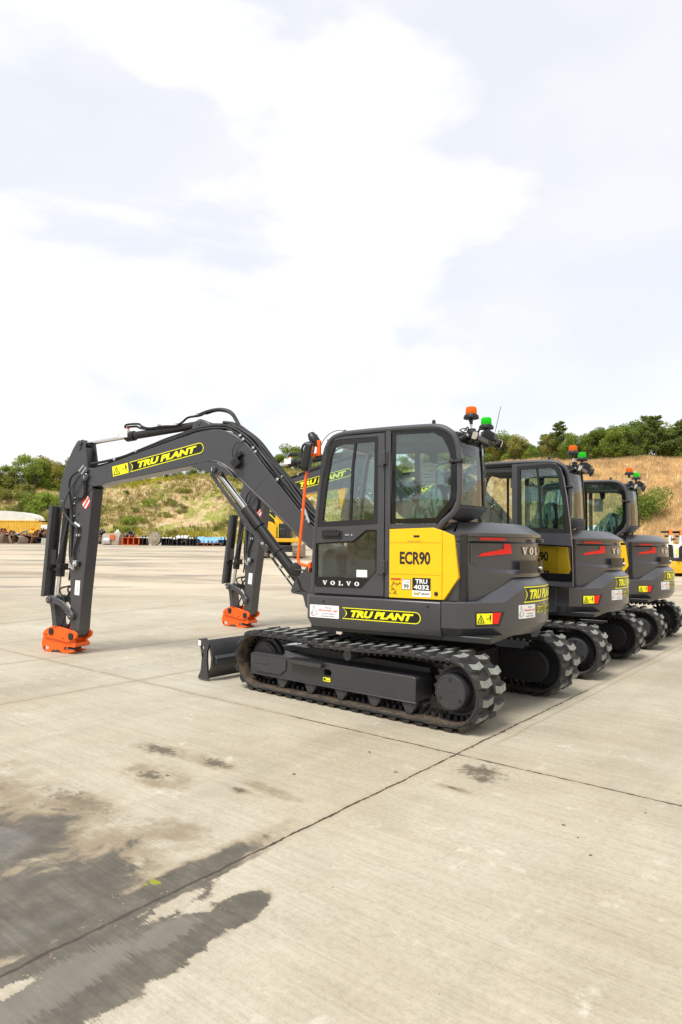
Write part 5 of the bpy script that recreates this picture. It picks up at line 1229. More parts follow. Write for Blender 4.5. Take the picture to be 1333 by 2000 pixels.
fin = q.mix(right, lm, straw); L.new(fin, B.inputs['Base Color']); B.inputs['Roughness'].default_value = .95; B.inputs['Specular IOR Level'].default_value = .15
bm_ = N.new('ShaderNodeBump'); bm_.inputs['Distance'].default_value = .4; bm_.inputs['Strength'].default_value = .7; L.new(b_, bm_.inputs['Height']); L.new(bm_.outputs[0], B.inputs['Normal'])
azs = []; a_ = -180.0
while a_ < 180: azs.append(a_); a_ += .3 if -36 <= a_ < 36 else 3.0
ts = [-4, -1.5, 0, .7, 1.5, 2.3, 3.2, 4, 5, 6, 7, 8, 9, 10, 11, 12, 13, 14, 15, 16, 17, 18, 19.5, 21, 23, 25, 28, 32, 40, 60, 120, 260]
mb = MB(); n = len(ts)
for az in azs:
    for t in ts:
        r = rbase(az) + t; x, y = r * math.sin(R(az)), r * math.cos(R(az)); mb.v.append((x, y, zhill(x, y) - (.05 if t < 0 else 0)))
for i in range(len(azs)):
    j = (i + 1) % len(azs)
    for k in range(n - 1): mb.f.append((i * n + k, j * n + k, j * n + k + 1, i * n + k + 1)); mb.m.append(0)
tag(mb.build('hill', hm, None, solid=False, sharp=180), kind='structure')

# ------------------------------------------------------------------ vegetation
def leafmat(name, cols, rough=.6, tl=.45):
    mt, N, L, B = newmat(name); q = nd(N, L); g = N.new('ShaderNodeNewGeometry'); oi = N.new('ShaderNodeObjectInfo')
    r = q.math('FRACT', q.math('ADD', q.math('MULTIPLY', g.outputs['Random Per Island'], .75), q.math('MULTIPLY', oi.outputs['Random'], .35)))
    col = q.ramp(r, [(i / (len(cols) - 1), c_) for i, c_ in enumerate(cols)])
    col = q.mix(.9, col, q.ramp(q.noise(g.outputs['Position'], .55, 5, .65, .3), [(.32, (.60, .56, .50)), (.5, (1, 1, 1)), (.68, (1.25, 1.22, 1.15))]), 'MULTIPLY')
    L.new(col, B.inputs['Base Color']); B.inputs['Roughness'].default_value = rough; B.inputs['Specular IOR Level'].default_value = .25
    t = N.new('ShaderNodeBsdfTranslucent'); L.new(col, t.inputs[0]); ms = N.new('ShaderNodeMixShader'); ms.inputs[0].default_value = tl
    o = N['Material Output']; L.new(B.outputs[0], ms.inputs[1]); L.new(t.outputs[0], ms.inputs[2]); L.new(ms.outputs[0], o.inputs[0]); return mt
LM = {'dark': leafmat('dark_leaves', [(.12, .17, .04), (.19, .27, .05), (.28, .36, .08)]),
      'mid': leafmat('green_leaves', [(.17, .24, .04), (.27, .36, .06), (.38, .46, .09)]),
      'olive': leafmat('olive_leaves', [(.20, .22, .05), (.32, .32, .07), (.44, .40, .11)]),
      'pine': leafmat('pine_needles', [(.09, .13, .035), (.15, .21, .055), (.25, .30, .08)], tl=.35),
      'scrub': leafmat('scrub_leaves', [(.13, .16, .035), (.22, .25, .06), (.32, .33, .09)]),
      'straw': leafmat('dry_grass_blades', [(.50, .35, .17), (.72, .53, .28), (.90, .72, .44)], .8, .4),
      'grassg': leafmat('rough_grass_blades', [(.17, .19, .04), (.34, .31, .08), (.52, .41, .18)], .8, .4),
      'flower': leafmat('yellow_flowers', [(.22, .26, .03), (.48, .46, .03), (.80, .66, .02)], .8, .4)}
M['bark'] = mat('tree_bark', (.14, .11, .085), .9, var=.3, scale=4, bump=.4, bscale=20)
def leafquad(mb, p, s, r_, mi=0):
    u = Vector((r_.gauss(0, 1), r_.gauss(0, 1), r_.gauss(0, 1))).normalized(); w = u.orthogonal().normalized(); w = (Matrix.Rotation(r_.uniform(0, 6.28), 3, u) @ w)
    v = u.cross(w); a = s * r_.uniform(.6, 1.3); b = a * r_.uniform(.4, .7)
    mb.add([p - w * a, p - v * b, p + w * a, p + v * b], [(0, 1, 2, 3)], mi)
def crown_mesh(kind, seed, h, wd, nl, leaf):
    r_ = random.Random(seed); cr_ = MB(); tk = MB()
    if kind == 'pine':
        tk.tube([(0, 0, -.5), (r_.uniform(-.1, .1), 0, h * .5), (0, 0, h * .97)], h * .022, 7, rfn=lambda t: 1 - .85 * t)
        lv = 9
        for i in range(lv):
            z = h * (.28 + .68 * i / lv) ; rad = wd * .5 * (1 - .75 * (i / lv)) * r_.uniform(.75, 1.15)
            for k in range(6):
                a = r_.uniform(0, 6.28); e = Vector((math.cos(a) * rad, math.sin(a) * rad, z + rad * r_.uniform(.05, .45))); b0 = Vector((0, 0, z - .1))
                tk.tube([b0, b0.lerp(e, .5) + Vector((0, 0, .05)), e], .03, 4)
                for j in range(nl // (lv * 6)):
                    t = r_.uniform(.25, 1.08); p = b0.lerp(e, t) + Vector((r_.gauss(0, .22), r_.gauss(0, .22), r_.gauss(.03, .16))) * (rad * .35 + .3)
                    leafquad(cr_, p, leaf, r_)
    else:
        tk.tube([(0, 0, -.5), (r_.uniform(-.15, .15) * h * .2, r_.uniform(-.1, .1), h * .3), (r_.uniform(-.3, .3), 0, h * .75)], h * .022, 7, rfn=lambda t: 1 - .75 * t)
        cl = []
        for i in range(13):
            a = r_.uniform(0, 6.28); z = h * r_.uniform(.22, .92); k = (z / h - .22) / .7; rad = wd * .5 * math.sqrt(max(.08, 1 - (2 * k - .8) ** 2 * .55)) * r_.uniform(.35, .85)
            c_ = Vector((math.cos(a) * rad, math.sin(a) * rad, z)); cl.append((c_, wd * r_.uniform(.13, .23)))
            tk.tube([(0, 0, z * .45), tuple(c_ * .55 + Vector((0, 0, z * .12))), tuple(c_)], h * .008, 5, rfn=lambda t: 1 - .6 * t)
        for j in range(nl):
            c_, rr = cl[int(r_.random() ** 1.0 * len(cl))]
            d = Vector((r_.gauss(0, 1), r_.gauss(0, 1), r_.gauss(0, .8))).normalized() * rr * (r_.random() ** .4) * 1.15
            p = c_ + d; p.z = max(p.z, h * .08)
            leafquad(cr_, p, leaf * r_.uniform(.7, 1.2), r_)
    return cr_, tk
protos = {}
def mk_tree(kind, seed, h, wd, nl, leaf, lm):
    c_, t_ = crown_mesh(kind, seed, h, wd, nl, leaf)
    return c_.build('crown', LM[lm], None, solid=False, smooth=False), t_.build('trunk', 'bark', None)
variants = [('round', 1, 7, 5.5, 5200, .17, 'dark'), ('round', 2, 7, 5.0, 4600, .16, 'mid'), ('round', 3, 6.5, 4.2, 3800, .15, 'olive'), ('pine', 4, 8, 4.2, 4600, .16, 'pine'), ('round', 5, 7.5, 6.2, 5600, .18, 'mid'), ('round', 6, 6, 4.6, 4200, .16, 'dark')]
meshes = []
for v_ in variants:
    c_, t_ = mk_tree(*v_); meshes.append((c_.data, t_.data, v_[2])); bpy.data.objects.remove(c_); bpy.data.objects.remove(t_)
def place_tree(name, vi, az, r, h, label, group, rr, wide=1.0, sink=0):
    cm, tm, h0 = meshes[vi]; x, y = r * math.sin(R(az)), r * math.cos(R(az)); s = h / h0
    root_ = empty(name, (x, y, zhill(x, y) - sink), rr.uniform(0, 6.28)); root_.scale = (s * wide, s * wide, s)
    for nm, me in (('crown', cm), ('trunk', tm)):
        o = bpy.data.objects.new(nm, me); C.objects.link(o); o.parent = root_
    tag(root_, label, 'tree', group); return root_
def azpx(px): return math.degrees(math.atan((px - 666.5) / 1290.9))
rr = random.Random(31)
# px along the photo, kind, height
KL = {0: 'dark round-headed', 1: 'bright green bushy', 2: 'olive yellowish', 3: 'tall dark pine', 4: 'broad green', 5: 'low dark green'}
right = [(925, 3, 5.2), (945, 4, 4.6), (968, 2, 4.8), (990, 4, 5.2), (1012, 2, 4.6), (1030, 1, 3.6), (1048, 5, 2.9), (1065, 3, 4.2), (1078, 2, 4.0), (1095, 3, 5.6), (1112, 1, 4.2), (1130, 5, 3.0), (1150, 0, 3.8), (1165, 1, 4.2), (1180, 0, 4.8), (1198, 4, 4.4), (1215, 0, 4.6), (1235, 5, 5.2), (1250, 0, 4.8), (1268, 3, 6.3), (1284, 3, 6.0), (1298, 0, 5.2), (1318, 4, 5.4), (1335, 3, 6.0), (1355, 0, 5.8), (1385, 4, 5.5), (1420, 3, 6.2)]
for px, k, h in right:
    az = azpx(px); T = run(az)
    place_tree('pine_tree' if k == 3 else 'tree', k, az, rbase(az) + T + rr.uniform(.5, 3.5), h * .84 * rr.uniform(.92, 1.08), KL[k] + ' tree on the right crest above the dry grass slope', KL[k] + ' trees on the right crest', rr, 1.1)
for px in range(905, 1420, 22):
    az = azpx(px + rr.uniform(-8, 8)); T = run(az); k = rr.choice([0, 5, 1, 4]); place_tree('tree', k, az, rbase(az) + T + rr.uniform(5, 10), rr.uniform(2.8, 3.8), KL[k] + ' tree in the back row of the right crest', KL[k] + ' trees in the back row on the right', rr, 1.3)
left = [(-60, 2, 5.0), (-25, 5, 3.8), (5, 1, 3.6), (22, 2, 2.8), (48, 1, 4.8), (66, 1, 4.4), (84, 2, 5.2), (100, 2, 4.8), (116, 2, 4.2), (132, 2, 3.8), (150, 0, 4.6), (172, 5, 4.0)]
for px, k, h in left:
    az = azpx(px); T = run(az)
    place_tree('tree', k, az, rbase(az) + T * .82 + rr.uniform(0, 4), h, KL[k] + ' tree on the left crest beyond the yellow container', KL[k] + ' trees on the left crest', rr, 1.2)
for px in range(190, 900, 20):
    az = azpx(px + rr.uniform(-8, 8)); T = run(az); k = rr.choice([0, 5, 1, 3, 4]) if px > 520 else rr.choice([0, 5, 1]); h = rr.uniform(1.6, 2.6) if px < 520 else rr.uniform(2.6, 4.2)
    place_tree('pine_tree' if k == 3 else 'tree', k, az, rbase(az) + T + rr.uniform(1, 6), h, KL[k] + (' small tree on the middle of the crest' if px < 520 else ' tree on the crest behind the cabs'), KL[k] + ' trees on the crest ' + ('left of' if px < 520 else 'behind') + ' the cabs', rr, 1.3)
# trees behind the camera, on the other rim of the quarry (they only show in the glass)
for i in range(16):
    az = 100 + i * 10 + rr.uniform(-3, 3); az = az if az <= 180 else az - 360; k = rr.choice([0, 1, 4]); place_tree('tree', k, az, rbase(az) + run(az) + rr.uniform(0, 5), rr.uniform(5, 8), 'tree on the rim of the quarry behind the viewer', 'trees on the near rim', rr, 1.3)
# shrubs on the slopes
shr = []
for seed in range(4):
    r_ = random.Random(50 + seed); mb = MB()
    cl = [(Vector((r_.gauss(0, .45), r_.gauss(0, .35), r_.uniform(.2, .75))), r_.uniform(.28, .5)) for _ in range(7)]
    for j in range(900):
        c_, rd = r_.choice(cl); d = Vector((r_.gauss(0, 1), r_.gauss(0, 1), r_.gauss(0, .9))).normalized() * rd * r_.random() ** .4; p = c_ + d; p.z = max(0, p.z); leafquad(mb, p, .075, r_)
    o = mb.build('bush', LM[['scrub', 'mid', 'scrub', 'olive'][seed]], None, solid=False, smooth=False); shr.append(o.data); bpy.data.objects.remove(o)
def bush(az, t, s, label, group, k=None, wz=1):
    r = rbase(az) + t; x, y = r * math.sin(R(az)), r * math.cos(R(az)); k = rr.randrange(4) if k is None else k
    o = bpy.data.objects.new('bush', shr[k]); C.objects.link(o); o.location = (x, y, zhill(x, y) - .1); o.scale = (s, s, s * wz); o.rotation_euler = (0, 0, rr.uniform(0, 6.28)); tag(o, label, 'bush', group)
for i in range(105):
    px = rr.uniform(190, 900); az = azpx(px); T = run(az); f = rr.choice([rr.gauss(.18, .07), rr.gauss(.42, .07), rr.gauss(.62, .1), rr.uniform(.8, 1)])
    if f < .05: continue
    bush(az, T * f, rr.uniform(.55, 1.4), 'low green bush growing on the middle of the grassy hillside', 'bushes on the middle hillside', None, .75)
for i in range(46):
    px = rr.uniform(-20, 180); az = azpx(px); T = run(az); bush(az, T * rr.uniform(.12, .95), rr.uniform(1.3, 2.8), 'green bush on the hillside above the yellow container', 'bushes on the left hillside', None, .85)
for i in range(26):
    px = rr.uniform(930, 1420); az = azpx(px); T = run(az); bush(az, T * rr.uniform(.04, .8), rr.uniform(.35, .8), 'small dry bush in the straw coloured grass slope', 'small bushes on the dry slope', 3, .6)
# the one big round bush beside the far cab
az = azpx(1250); mb = MB(); r_ = random.Random(77)
cl = [(Vector((r_.gauss(0, .75), r_.gauss(0, .6), r_.uniform(.5, 2.6))), r_.uniform(.6, 1.0)) for _ in range(14)]
for j in range(6500):
    c_, rd = r_.choice(cl); d = Vector((r_.gauss(0, 1), r_.gauss(0, 1), r_.gauss(0, 1))).normalized() * rd * r_.random() ** .4; p = c_ + d; p.z = max(0, p.z); leafquad(mb, p, .085, r_)
bb = mb.build('bush', LM['dark'], None, solid=False, smooth=False); r = rbase(az) + 6; x, y = r * math.sin(R(az)), r * math.cos(R(az)); bb.location = (x, y, zhill(x, y) - .3); bb.scale = (1.05, 1.05, 1.15)
tag(bb, 'big round dark green bush on the dry slope beside the farthest cab', 'bush')
# grass
def grass(name, lo, hi, n, lm, hmin, hmax, w, flt=None, t0=0, t1=1.15, clump=5):
    mb = MB(); r_ = random.Random(len(name) * 7 + n)
    for i in range(n):
        az = azpx(r_.uniform(lo, hi)); T = run(az); t = T * r_.uniform(t0, t1); r = rbase(az) + t; x, y = r * math.sin(R(az)), r * math.cos(R(az))
        if flt and not flt(x, y, t / T, r_): continue
        z = zhill(x, y)
        for k in range(clump):
            a = r_.uniform(0, 6.28); hh = r_.uniform(hmin, hmax); ox, oy = r_.gauss(0, .16), r_.gauss(0, .16); lx, ly = r_.gauss(0, .25) * hh, r_.gauss(0, .25) * hh; ca, sa = math.cos(a) * w, math.sin(a) * w
            mb.add([(x + ox - ca, y + oy - sa, z - .05), (x + ox + ca, y + oy + sa, z - .05), (x + ox + lx, y + oy + ly, z + hh)], [(0, 1, 2)])
    return tag(mb.build(name, LM[lm], None, solid=False, smooth=False), name.replace('_', ' ') + ' covering the slope behind the yard', 'grass', kind='stuff')
def patch(s, o, lo): return lambda x, y, f, r_: mnoise.noise((x * s + o, y * s, o)) + r_.uniform(-.15, .15) > lo
tag(grass('dry_grass', 880, 1440, 16000, 'straw', .22, .60, .035, patch(.22, 3, -.65)), 'tall straw coloured dry grass on the right hand slope', 'grass')
tag(grass('rough_grass', -30, 900, 15000, 'grassg', .25, .6, .05, patch(.16, 9, -.08)), 'rough green and dry grass on the hillside behind the yard', 'grass')
tag(grass('straw_grass', -30, 900, 5000, 'straw', .2, .5, .05, patch(.2, 15, .0)), 'thin dry grass on the bare parts of the hillside', 'grass')
tag(grass('yellow_wildflowers', -30, 560, 5200, 'flower', .4, .8, .06, lambda x, y, f, r_: (f < .12 or f > .8) and mnoise.noise((x * .3, y * .3, 4)) > -.1), 'yellow flowering weeds at the foot and top of the hillside', 'flowers')

# ------------------------------------------------------------------ things at the back of the yard
def at(px, Y, z=None):
    x = (px - 666.5) / 1290.9 * Y; return Vector((x, Y, zyard(Y) if z is None else z))
M['cyel'] = mat('container_yellow', (.74, .44, .045), .6, var=.12, scale=2, dirt=(.35, .2, .06), dirt_amt=.05)
M['fabric'] = mat('white_shelter_fabric', (.72, .72, .66), .7, var=.08, scale=1.5)
M['plantyel'] = mat('plant_yellow', (.85, .42, .012), .45, var=.08)
M['rust'] = mat('rusty_steel', (.22, .10, .05), .8, var=.35, scale=5)
M['tanst'] = mat('scuffed_tan_steel', (.30, .25, .19), .7, var=.3, scale=4)
M['orst'] = mat('orange_red_paint', (.62, .13, .03), .55, var=.25, scale=4)
M['conc'] = mat('cast_concrete', (.42, .40, .35), .85, var=.15, scale=3)
M['blst'] = mat('black_steel', (.018, .018, .02), .5, var=.3, scale=4)
M['bluet'] = mat('blue_sheet', (.16, .42, .78), .5, var=.2, scale=3)
M['whit'] = mat('white_paint', (.78, .79, .78), .5, var=.05)
M['orl'] = mat('orange_lamp', (.85, .22, .04), .4)
# container with corrugated side
cx1, cY, cz0 = at(78, 80).x, 80, zyard(80)
ct_ = empty('shipping_container', (cx1 - 6, cY + 1.2, cz0)); tag(ct_, 'long yellow corrugated container with a black letter m, behind the scrap pile', 'container')
mb = MB(); pr_ = []; x = -5.95
while x < 5.9: pr_ += [(x, -1.2), (x + .10, -1.2), (x + .16, -1.165), (x + .26, -1.165)]; x += .32
pr_ += [(5.95, -1.2), (5.95, 1.2), (-5.95, 1.2)]
mb.prism([(a, b) for a, b in pr_], .12, 2.48, fn=lambda a, b, d: (a, b, d)); mb.build('wall_panel', 'cyel', ct_, sharp=10)
mb = MB(); mb.box((-6, -1.22, 2.46), (6, 1.22, 2.6)); mb.box((-6, -1.22, 0), (6, 1.22, .14))
for x in (-6, 5.88): mb.box((x, -1.22, 0), (x + .12, 1.22, 2.6))
mb.build('frame', 'cyel', ct_)
mb = MB(); lx = at(7.5, cY - .02).x - (cx1 - 6); text(mb, 'm', lx - .36, 1.05, lx + .36, 1.62, lambda u, v, d: (u, -1.225 - d, v), .01, 0, bold=.06); mb.build('lettering', 'black', ct_, solid=False)
mb = MB(); pr_ = [(-8.8 * (1 if c_ > 0 else -1) * abs(c_) ** .55 * -1, 1.22 * s_ ** .75) for c_, s_ in [(math.cos(PI * i / 28), max(0, math.sin(PI * i / 28))) for i in range(29)]]
for k in range(4):
    y0 = k * .6; sc_ = 1.0 if k % 2 else .985
    mb.prism([(a * sc_, b * sc_) for a, b in pr_], y0, y0 + .59)
xr_ = at(70, 80).x; o = mb.build('shelter_roof', 'fabric', None, sharp=50); o.location = (xr_ - 8.8, cY + .1, cz0 + 2.6); tag(o, 'arched white fabric shelter roof resting on the yellow container', 'shelter')
mb = MB(); mb.box((0, 0, 0), (2.2, 2, 2.1)); o = mb.build('storage_box', 'whit', None, bevel=.05); o.location = at(80, 80); tag(o, 'plain white storage box at the right end of the yellow container', 'storage box')
# buckets and other attachments set down along the back edge
def bucket_mesh(w, h, d, nt=4, ribs=0):
    mb = MB(); out = []; inn = []
    for i in range(9):
        a = PI * .5 + PI * 1.02 * i / 8; out.append((d * .42 * math.cos(a) - .0, h * .5 + h * .5 * math.sin(a))); inn.append(((d * .42 - .05) * math.cos(a), h * .5 + (h * .5 - .05) * math.sin(a)))
    sh = [(d * .45, h)] + out + [(d * .55, .04), (d * .55, .09)] + inn[::-1] + [(d * .45, h - .05)]
    mb.prism([(a, b) for a, b in sh], -w / 2, w / 2)
    pl = [(d * .45, h)] + out + [(d * .55, .04)]
    for y in [-w / 2, w / 2] + [-w / 2 + w * (i + 1) / (ribs + 1) for i in range(ribs)]: mb.prism(pl, y - .03, y + .03)
    for i in range(nt): y = -w / 2 + w * (i + .5) / nt; mb.box((d * .5, y - .05, .02), (d * .72, y + .05, .08))
    for y in (-w * .18, w * .18): mb.prism([(-.1, h), (.25, h), (.2, h + .28), (.0, h + .28)], y - .025, y + .025)
    return mb
rb_ = random.Random(12)
def bk(px, Y, w, h, d, mt, ang, label, group=None, nt=4, ribs=0, dz=0, tilt=0, name='excavator_bucket', cat='bucket'):
    h *= .66
    o = bucket_mesh(w, h, d, nt, ribs).build(name, mt, None, sharp=30); p = at(px, Y); o.location = (p.x, p.y, p.z + dz); o.rotation_euler = (tilt, 0, R(ang)); tag(o, label, cat, group)
bk(260, 71, 1.75, 1.25, 1.3, 'orst', -90, 'wide orange red bucket with its open mouth split in three, facing the yard', ribs=2, nt=0)
bk(283, 71, .8, 1.15, 1.1, 'blst', -90, 'narrow black bucket between the orange red bucket and the round grey one', ribs=1)
for px, w, lb in ((327, 1.0, 'black bucket right of the round grey grab'), (342, .9, 'second black bucket right of the round grey grab'), (357, .9, 'black bucket under the end of the white sheet'), (372, .8, 'black bucket left of the blue sheeting'), (383, .7, 'narrow black bucket touching the blue sheeting')):
    bk(px, 71 + rb_.uniform(-.3, .3), w, 1.1 + rb_.uniform(-.1, .15), 1.0, 'blst', -90 + rb_.uniform(-25, 25), lb, ribs=1)
for px, w, lb in ((397, 1.0, 'rusty flat bucket under the blue sheeting'), (412, 1.0, 'rusty flat bucket in the middle of the blue sheeting'), (426, .8, 'rusty flat bucket at the right end of the blue sheeting')):
    bk(px, 70.5, w, .5, 1.3, 'rust', -90 + rb_.uniform(-10, 10), lb, nt=5)
bk(436, 71, .9, 1.0, 1.0, 'blst', -75, 'black bucket at the far right end of the row by the second arm')
for i, (px, mt_, an) in enumerate(((4, 'tanst', -120), (14, 'tanst', -60), (24, 'rust', -100), (33, 'tanst', -50), (43, 'tanst', -130), (53, 'rust', -80))):
    bk(px, 73 + rb_.uniform(-.5, .5), 1.1, 1.35 + rb_.uniform(-.2, .2), 1.2, mt_, an, ('tan' if mt_ == 'tanst' else 'rusty') + ' bucket in the front of the pile below the yellow container', ('tan' if mt_ == 'tanst' else 'rusty') + ' buckets in front of the pile', tilt=rb_.uniform(-.3, .3))
mb = MB(); mb.prism(circ(0, .62, .62, 20), -1.0, 1.0, fn=lambda a, b, d: (d, a, b)); mb.prism([(-.62, .62), (-.7, 0), (.7, 0), (.62, .62)], -.98, .98, fn=lambda a, b, d: (d, a, b))
o = mb.build('drum_bucket', 'tanst', None, bevel=.04); o.location = at(222, 71.5); o.rotation_euler = (0, 0, R(-8)); tag(o, 'large tan drum shaped bucket with a red panel, lying left of the orange red bucket', 'bucket')
mb2 = MB(); mb2.box((.0, -.72, .55), (.5, -.60, 1.1)); mb2.build('panel', 'orst', o)
mb = MB(); mb.lathe([(.34, 0), (.4, .1), (.4, .7), (.3, .8)], (0, 0, .42), 'X', 20); o = mb.build('steel_drum', 'steel', None); o.location = at(203, 70.8); tag(o, 'shiny silver drum lying against the large tan bucket', 'drum')
mb = MB(); mb.lathe([(.25, -.5), (.66, -.45), (.7, 0), (.66, .4), (.5, .42), (.5, .1)], (0, 0, .68), 'Y', 24); mb.lathe([(.25, -.55), (.3, -.52)], (.1, 0, .62), 'Y', 16); mb.box((-.3, -.3, 1.2), (.4, .3, 1.45))
o = mb.build('clamshell_grab', 'tanst', None); o.location = at(304, 71); tag(o, 'round grey grab on the ground between two black buckets', 'grab')
for px, Y, w, lb in ((66, 74, .9, 'grey concrete block left of the first arm guard'), (77, 74, .9, 'middle grey concrete block left of the first arm guard'), (90, 71, 1.0, 'grey concrete block nearest the first arm guard'), (170, 73, .9, 'low grey concrete block seen between the arm and the tan drum bucket'), (184, 73, .9, 'grey concrete block beside the tan drum bucket')):
    mb = MB(); mb.prism([(-w / 2, 0), (w / 2, 0), (w * .42, .62), (-w * .42, .62)], 0, .8); o = mb.build('concrete_block', 'conc', None, bevel=.04); o.location = at(px, Y); tag(o, lb, 'concrete block')
mb = MB(); mb.box((-5.8, 0, 0), (5.8, .3, .80)); o = mb.build('low_wall', 'whit', None, bevel=.03); o.location = at(356, 76); tag(o, 'low white wall behind the row of black buckets', 'wall')
def sheet(px0, px1, Y, z0, z1, mt_, label, seed):
    r_ = random.Random(seed); mb = MB(); n = 22; x0, x1 = at(px0, Y).x, at(px1, Y).x; vs = []
    prof = [(-.5, z0 * .5), (-.5, z0), (-.35, z1), (0, z1 + .06), (.4, z1), (.6, z0)]
    for i in range(n + 1):
        for a, b in prof: vs.append((x0 + (x1 - x0) * i / n + r_.uniform(-.05, .05), Y + a + r_.uniform(-.1, .1), zyard(Y) + b + r_.uniform(-.13, .13)))
    k = len(prof); mb.add(vs, [(i * k + j, (i + 1) * k + j, (i + 1) * k + j + 1, i * k + j + 1) for i in range(n) for j in range(k - 1)])
    o = mb.build('plastic_sheet', mt_, None, solid=False, sharp=180); tag(o, label, 'sheet'); md = o.modifiers.new('s', 'SOLIDIFY'); md.thickness = .02
sheet(388, 440, 71.6, .35, .85, 'bluet', 'light blue plastic sheeting laid over attachments at the right of the row', 3)
sheet(346, 369, 71.6, .6, .98, 'whit', 'white plastic sheet draped over the black buckets', 4)
mb = MB(); rp_ = random.Random(8); cols_ = ['rust', 'blst', 'tanst', 'plantyel', 'orst', 'bluet', 'whit', 'blst', 'rust', 'blst']
for i in range(720):
    px = rp_.choice([rp_.uniform(-40, 98), rp_.uniform(-40, 98), rp_.uniform(150, 262)]); Y = rp_.uniform(73.5, 78); hmax = 1.15 if px < 100 else 1.0
    z = rp_.uniform(.1, hmax) * (1 - abs(Y - 76) / 5); p = at(px, Y); s = rp_.uniform(.10, .38)
    xf = Matrix.Translation((p.x, p.y, p.z + z)) @ Matrix.Rotation(rp_.uniform(0, 3), 4, 'X') @ Matrix.Rotation(rp_.uniform(0, 3), 4, 'Z')
    mi = rp_.choices(range(len(cols_)), [5, 5, 4, 1.6, 1.6, .5, .5, 3, 3, 3])[0]
    if i % 3 == 0: t = bucket_mesh(s * 2, s * 2, s * 2, 0); mb.add([tuple(xf @ Vector(v)) for v in t.v], t.f, mi)
    else: mb.box((-s * rp_.uniform(.5, 1.6), -s * .5, -s * rp_.uniform(.2, .6)), (s * rp_.uniform(.5, 1.5), s * .5, s * .4), mi, xf)
tag(mb.build('scrap_pile', cols_, None, sharp=30), 'heap of mixed rusty, black and yellow machine attachments below the container', 'scrap', kind='stuff')

# yellow excavator beyond
ye = empty('yellow_excavator', at(553, 45)); ye.location.z = zyard(45); tag(ye, 'yellow tracked excavator beyond the second arm, its boom raised to the right', 'excavator')
for s in (-1, 1):
    mb = MB(); pf = circ(-1.6, .46, .46, 12, PI / 2, 3 * PI / 2) + circ(1.6, .46, .46, 12, -PI / 2, PI / 2)
    mb.prism(pf, s * 1.15 - .32, s * 1.15 + .32, fn=lambda a, b, d: (d, a, b))
    tk_ = mb.build('track', 'tanst', ye, bevel=.03)
    mb = MB()
    for i in range(7): mb.box((s * 1.15 - .33, -2.08 - .03 * math.sin(i), .10 + i * .11), (s * 1.15 + .33, -1.98, .10 + i * .11 + .05))
    mb.build('track_shoe', 'tanst', tk_)
mb = MB(); mb.box((-.8, -1.3, .35), (.8, 1.3, .8)); mb.lathe([(.6, 0), (.6, .2)], (0, 0, .8), 'Z', 20); mb.build('chassis', 'blst', ye, bevel=.05)
mb = MB(); mb.box((-1.5, -1.25, 1.0), (1.2, 1.25, 1.25)); mb.build('base_frame', 'plantyel', ye, bevel=.03)
mb = MB(); mb.prism([(-1.5, 1.25), (-.3, 1.25), (-.3, 2.0), (-.7, 2.35), (-1.5, 2.35)], -1.25, .2); mb.box((-1.5, -1.1, 2.35), (-.9, -.2, 2.45)); mb.build('house', 'plantyel', ye, bevel=.08)
mb = MB(); mb.box((-.25, -1.15, 1.25), (.6, .9, 2.25)); mb.box((-.15, -1.2, 1.4), (.3, -1.1, 1.9)); mb.build('engine', 'blst', ye, bevel=.05)
mb = MB(); mb.tube([(-1.3, -1.2, 2.4), (-1.1, -1.2, 3.0), (-.9, -1.2, 2.95), (-.2, -1.2, 2.3), (-.2, -1.2, 1.3)], .03, 6); mb.tube([(-1.3, -1.2, 2.7), (-1.0, -1.2, 2.7)], .03, 6); mb.build('guard_rail', 'decaly', ye)
mb = MB(); mb.prism([(-.9, 2.0), (-.2, 1.9), (.5, 3.0), (1.9, 4.25), (4.0, 4.75), (4.35, 4.65), (4.3, 4.95), (1.6, 4.72), (-.2, 3.3)], .25, .65); mb.build('boom', 'plantyel', ye, bevel=.04)
mb = MB(); mb.prism([(3.65, 4.95), (4.35, 5.0), (4.2, 4.2), (4.02, 3.35), (3.92, 3.35), (3.8, 4.2)], .3, .6); mb.build('arm', 'plantyel', ye, bevel=.03)
mb = MB(); mb.prism([(-1.45, 1.3), (-1.45, 2.9), (-1.3, 3.1), (-.7, 3.1), (-.5, 2.3), (-.5, 1.3)], .25, 1.2); mb.build('cab', 'blst', ye, bevel=.06)

# white machines on a yellow trailer at the right edge
tr_ = empty('flatbed_trailer', at(1328, 30)); tag(tr_, 'low yellow trailer carrying small white machines at the right edge', 'trailer')
mb = MB(); mb.prism([(-.7, .12), (-.72, .42), (-.62, .66), (2.4, .66), (2.4, .12)], -.9, .9); b_o = mb.build('bed', 'plantyel', tr_, bevel=.03)
mb = MB(); mb.box((-.62, -.92, .66), (2.4, .92, .78)); mb.build('deck', 'chard', b_o)
mb = MB()
for i in range(14): mb.box((-.5 + i * .2, -.905, .53), (-.47 + i * .2, -.9, .60))
mb.build('slot', 'black', b_o); mb = MB(); mb.box((-.25, -.91, .40), (.05, -.9, .46)); mb.build('plate', 'whit', b_o)
mb = MB()
for x in (.3, 1.6): mb.cyl((x, -.8, .14), (x, .8, .14), .14)
mb.build('wheel', 'black', tr_)
mb = MB(); mb.tube([(-.75, -.5, .66), (-.9, -.6, .5), (-.3, -.9, .2)], .02, 6); mb.build('strap', 'steel', tr_)
